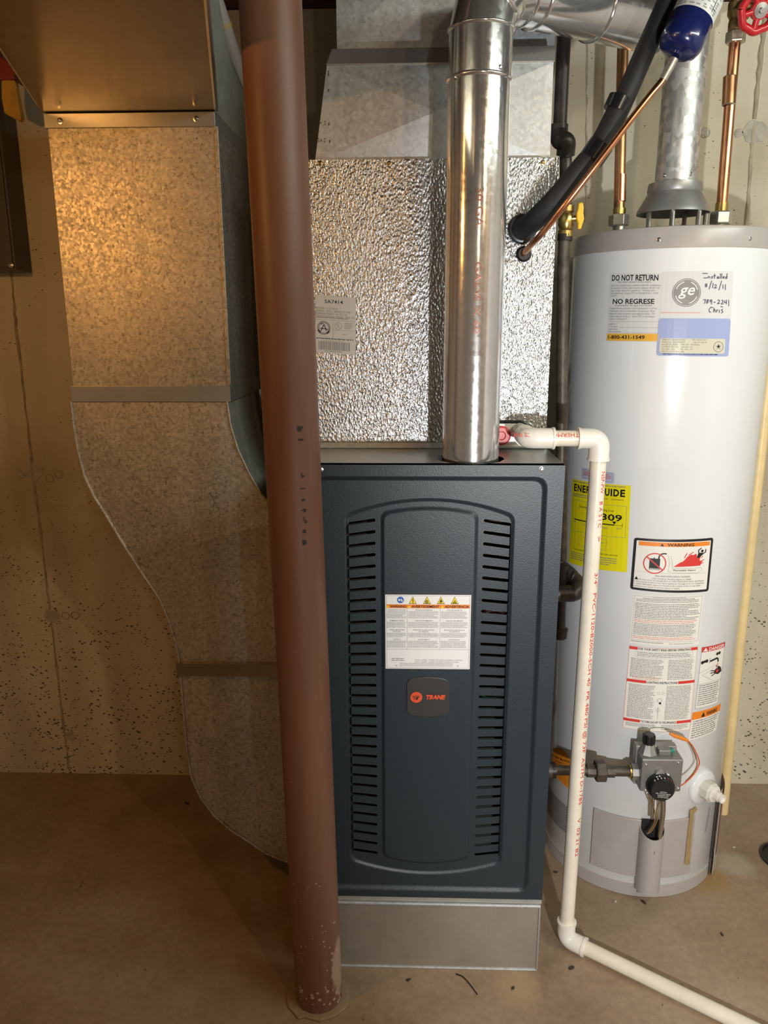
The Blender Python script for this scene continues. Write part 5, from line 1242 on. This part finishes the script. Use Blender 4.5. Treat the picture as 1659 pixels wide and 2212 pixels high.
pth = [c_+Vector((0.010+0.016*math.sin(t), -0.020+0.020*math.cos(t), 0.012-0.026*(t/PI))) for t in [PI*k/14 for k in range(15)]]
pth.append(Vector((FX1+0.018, c_.y-0.040, c_.z-0.016)))
G().tube(pth, 0.0205, 20).build('elbow_fitting', 'black_iron', gas)
G().tube([Vector((FX1+0.016, c_.y-0.040, c_.z-0.016)), Vector((FX1+0.026, c_.y-0.040, c_.z-0.016))], 0.0232, 20).build('elbow_collar', 'valve_cast', gas)
G().tube([Vector((FX1+0.001, c_.y-0.040, c_.z-0.016)), Vector((FX1+0.014, c_.y-0.040, c_.z-0.016))], 0.0140, 20).build('nipple', 'black_iron', gas)
G().tube([t1+Vector((0, 0, 0.01)), gp(1210, 1362)], 0.0128, 20).build('drip_leg', 'black_iron', gas)
q = gp(1210, 1379); G().lathe([(0.013, 0), (0.0165, 0.003), (0.0165, 0.018), (0.0182, 0.020), (0.0182, 0.026), (0.0135, 0.028)], q, (0, 0, 1), 18).build('drip_cap', 'black_iron', gas, smooth=30)
# branch to the heater valve
gin = vp(fa0-0.0145, ib, 0.045); gd = -Tv
br_ = thing('heater_gas_branch', 'short iron gas branch with union entering the heater gas valve', 'gas pipe', gin+gd*0.1)
def seg(name, a_, b_, r_, mat, par=br_, n=20): return G().tube([gin+gd*a_, gin+gd*b_], r_, n).build(name, mat, par)
seg('brass_ring', 0.000, 0.004, 0.0165, 'brass'); seg('nipple', 0.003, 0.052, 0.0125, 'rusty_iron')
seg('union_end', 0.040, 0.062, 0.0160, 'rusty_iron', n=8); nut(gin+gd*0.060, gd, 0.0265, 0.026, 'rusty_iron', br_, rot=0.2)
seg('union_end', 0.086, 0.106, 0.0160, 'rusty_iron', n=8); seg('nipple', 0.104, 0.205, 0.0118, 'rusty_iron')
seg('elbow_collar', 0.182, 0.190, 0.0200, 'black_iron')
G().tube(round_path([gin+gd*0.186, gin+gd*0.222, gin+gd*0.222+Vector((-0.002, 0.07, 0.0))], 0.03), 0.0180, 20).build('elbow', 'rusty_iron', br_)

# ================================================================== refrigerant lines
sp = [(1127, 496, 1.678), (1140, 488, 1.652), (1165, 466, 1.62), (1205, 425, 1.60), (1255, 365, 1.59), (1300, 312, 1.585), (1345, 222, 1.585), (1395, 108, 1.59), (1445, -5, 1.60), (1500, -140, 1.61)]
SPp = [ay(*q) for q in sp]
suc = thing('suction_line', 'black foam insulated refrigerant line slanting up from the foil cabinet', 'pipe', SPp[0])
G().tube(spline(SPp[:5]+[ay(1287, 330, 1.587)], 8), 0.0212, 24).build('foam_sleeve', 'black_foam', suc)
G().tube(spline([ay(1287, 330, 1.587), ay(1312, 285, 1.585), ay(1340, 228, 1.585)], 6), 0.0205, 24).build('foam_sleeve', 'black_foam', suc)
G().tube(spline([ay(1337, 235, 1.585)]+SPp[6:], 8), 0.0188, 24).build('foam_sleeve', 'black_foam', suc)
def tape(p0, p1, r, mat='black_tape'):
    return G().tube([ay(*p0), ay(*p1)], r, 24).build('tape_wrap', mat, suc)
tape((1276, 346, 1.588), (1300, 311, 1.586), 0.0240); tape((1328, 240, 1.585), (1341, 212, 1.585), 0.0226)
G().lathe([(0.0300, 0.0), (0.0300, 0.006), (0.0270, 0.012), (0.0215, 0.013)], ay(1128, 495, YC-0.0005), (0, -1, 0), 28).build('grommet', 'black_plastic', suc)
lp = [(1130, 549, 1.684), (1142, 535, 1.650), (1170, 505, 1.60), (1215, 450, 1.562), (1262, 390, 1.545), (1310, 328, 1.535), (1360, 262, 1.532), (1405, 205, 1.535), (1432, 172, 1.542), (1447, 145, 1.54), (1457, 126, 1.5385)]
LPp = [ay(*q) for q in lp]
liq = thing('liquid_line', 'thin bare copper refrigerant line leading to the blue filter drier', 'pipe', LPp[0])
G().tube(spline(LPp, 8), 0.0062, 16).build('copper_tube', 'copper', liq)
G().tube(spline(LPp[8:], 8), 0.0072, 16).build('silver_braze', 'solder', liq)
G().lathe([(0.0160, 0.0), (0.0160, 0.005), (0.012, 0.010), (0.0065, 0.010)], ay(1131, 549, YC-0.0005), (0, -1, 0), 24).build('grommet', 'black_plastic', liq)
d0 = ay(1461, 115, 1.538); d1 = ay(1512, 5, 1.555); dd = (d1-d0).normalized()
dry = thing('filter_drier', 'glossy dark blue filter drier canister with a white label', 'filter drier', d0)
RD = 0.0385
G().lathe([(0.008, -0.004), (0.010, 0.0), (0.026, 0.002), (0.034, 0.007), (RD-0.0005, 0.017), (RD, 0.022), (RD, 0.045), (RD-0.0012, 0.047), (RD-0.0012, 0.140), (RD, 0.143), (RD, 0.160), (0.034, 0.172), (0.010, 0.180), (0.007, 0.186)], d0, dd, 48).build('canister', 'drier_blue', dry, smooth=40)
G().tube([d0+dd*0.18, d0+dd*0.30], 0.0062, 14).build('outlet_tube', 'copper', dry)
lb = tube_label(d0+dd*0.062, dd, (0.10, -1, 0), RD-0.0009)
# u along the canister, v around it
n = 24; g = G(); vs = [lb.fn(u, -0.062+0.124*k/n, 0) for u in (0, 0.040) for k in range(n+1)]
dl = g.add(vs, [(k, k+1, n+2+k, n+1+k) for k in range(n)]).build('drier_label', 'paper_grey', dry, smooth=60)
rd = random.Random(8)
for k in range(7):
    v = -0.05+0.012*k
    for q in range(8):
        if rd.random() < 0.7: lb.rect(0.004+q*0.0042, v, 0.004+q*0.0042+0.0022, v+rd.uniform(0.004, 0.010), 'ink_grey', 1)
lb.path([(0.006, 0.018), (0.030, 0.018), (0.012, 0.018), (0.012, 0.024)], 0.0012, 'ink_black', 1)
for k in lb.g: lb.g[k].build('print', k[0], dl, smooth=0)['kind'] = 'stuff'

# small galvanised box corner near the ceiling behind the drier
jb = [ay(px, py, 2.12) for px, py in ((1362, 2), (1408, 27), (1436, 6), (1438, -70), (1362, -70))]
jt = thing('junction_box', 'dull grey steel box up behind the black insulated line', 'junction box', jb[1])
G().prism(jb, (0, YW-2.1205, 0)).build('box_shell', 'galvanized_side', jt, smooth=0, bevel=0.001)
p = ay(1411, 18, 2.118); screw((p.x, 2.1195, p.z), (0, -1, 0), jt, r=0.004)

# ================================================================== condensate drain
PR, FR, YV = 0.0163, 0.0208, 1.56
k1 = ay(1300, 947, YV); k0 = ay(1140, 948, YV); zb_ = 0.0215
kb = Vector((0.380, YV, zb_)); k1 = Vector((0.3855, YV, k1.z)); k0.z = k1.z
pvc = thing('condensate_drain', 'cream plastic condensate drain pipe running down to and along the floor', 'pipe', kb)
G().tube([k0+Vector((0.02, 0, 0)), k1], PR, 28).build('pipe_run', 'pvc_cream', pvc)
G().tube([k1, kb], PR, 28).build('pipe_run', 'pvc_cream', pvc)
fe = az(1600, 2212, zb_-0.004); fdir = (Vector((fe.x, fe.y, 0))-Vector((kb.x, kb.y, 0))).normalized()
fend = kb+fdir*0.95; kb2 = Vector((kb.x, kb.y, zb_))
G().tube([kb2, Vector((fend.x, fend.y, PR+0.001))], PR, 28).build('pipe_run', 'pvc_cream', pvc)
def elbow(a_, c_, b_, la, lb_, par=pvc):
    a_, c_, b_ = Vector(a_), Vector(c_), Vector(b_); da = (a_-c_).normalized(); db_ = (b_-c_).normalized()
    o = G().tube(round_path([c_+da*la, c_+db_*lb_][:1]+[c_, c_+db_*lb_], 0.026, 8), FR, 28).build('elbow', 'pvc_white', par)
    for d_, l_ in ((da, la), (db_, lb_)): G().tube([c_+d_*(l_-0.003), c_+d_*(l_+0.0015)], FR+0.0018, 28).build('socket_rim', 'pvc_white', o)
    return o
elbow(k0, k1, kb, 0.043, 0.043); elbow(k1, kb2, fend, 0.047, 0.047)
pt = Vector((k0.x, YC-0.010, k0.z))
elbow(pt, k0, k1, 0.040, 0.052)
G().tube([k0+Vector((0, 0.035, 0)), pt], PR, 28).build('pipe_run', 'pvc_white', pvc)
lb = tube_label(k1+(kb-k1)*0.055, (kb-k1), (0.62, -1, 0), PR)
for t, u, wd in (('NSF-PW', 0.00, 0.045), ('>', 0.135, 0.012), ('B A S I C', 0.062, 0.055), ('3/4"  PVC-1120-B2000-SCH 40  PR 480 PSI @ 73F  ASTM D-1785', 0.215, 0.55), ('V  03 21 B2', 0.80, 0.10)):
    lb.text(t, u, 0.004, 0.0085, 'ink_red', width=wd)
pr_ = pvc
for k in lb.g: lb.g[k].build('print', k[0], pvc, smooth=0)['kind'] = 'stuff'
lb = tube_label(k1+Vector((-0.045, 0, 0)), (-1, 0, 0), (0, -1, 0.62), PR)
lb.text('THERMOPLASTICS INC', 0.0, 0.004, 0.0085, 'ink_red', width=0.135)
for k in lb.g: lb.g[k].build('print', k[0], pvc, smooth=0)['kind'] = 'stuff'

# ================================================================== bits on the floor
hc_ = az(1659, 1860, 0)+Vector((0.055, 0.01, 0))
fd = thing('floor_drain', 'black rimmed round floor drain near the relief pipe', 'drain', hc_)
G().lathe([(0.068, 0.0005), (0.068, 0.006), (0.062, 0.007), (0.060, 0.0015), (0.0, 0.0012)], hc_, (0, 0, 1), 40, caps=False).build('drain_rim', 'black_plastic', fd)
G().lathe([(0.0595, 0.0022), (0.0, 0.0018)], hc_, (0, 0, 1), 32, caps=False).build('drain_opening', 'hole_dark', fd)
P = spline([az(px, py, 0.002) for px, py in ((985, 2104), (1000, 2110), (1015, 2126), (1031, 2148))], 6)
tag(G().tube(P, 0.0013, 8).build('wire_scrap', 'black_plastic'), 'thin curved black wire scrap on the floor before the furnace', 'wire')
rd = random.Random(21)
GR = ((882, 2118, .004, 'debris_dark', 'dark grit chip in front of the sheet metal stand by the column side'), (1108, 2136, .004, 'debris_dark', 'dark grit chip past the black wire scrap towards the drain pipe'), (1233, 2092, .005, 'debris_dark', 'largest dark grit chip on the near side of the cream floor pipe'), (1390, 1950, .005, 'debris_dark', 'dark grit chip just in front of the water heater base ring'), (1586, 1831, .003, 'debris_pale', 'tiny pale chip between the relief pipe and the floor drain'), (1255, 2060, .004, 'debris_dark', 'dark grit chip touching the cream drain elbow on the floor'), (1200, 1885, .004, 'debris_dark', 'dark grit chip between the furnace side and the heater base'), (1330, 1948, .003, 'debris_pale', 'tiny pale chip by the front of the heater base ring'), (404, 1736, .006, 'debris_dark', 'dark grit chip near the foot of the return duct curve'), (1560, 2020, .004, 'debris_dark', 'dark grit chip on open floor beyond the cream floor pipe'))
for px, py, s_, m_, lab_ in GR:
    p = az(px, py, 0); n = 7; a_ = rd.uniform(0, 3)
    pts = [(p.x+s_*(1.6*math.cos(2*PI*k/n)*math.cos(a_)-.7*math.sin(2*PI*k/n)*math.sin(a_))*rd.uniform(.7, 1.2), p.y+s_*(1.6*math.cos(2*PI*k/n)*math.sin(a_)+.7*math.sin(2*PI*k/n)*math.cos(a_))*rd.uniform(.7, 1.2), 0.0002) for k in range(n)]
    tag(G().prism(pts, (0, 0, s_*.7)).build('grit_chip', m_, smooth=0), lab_, 'debris', 'grit chips on the floor')
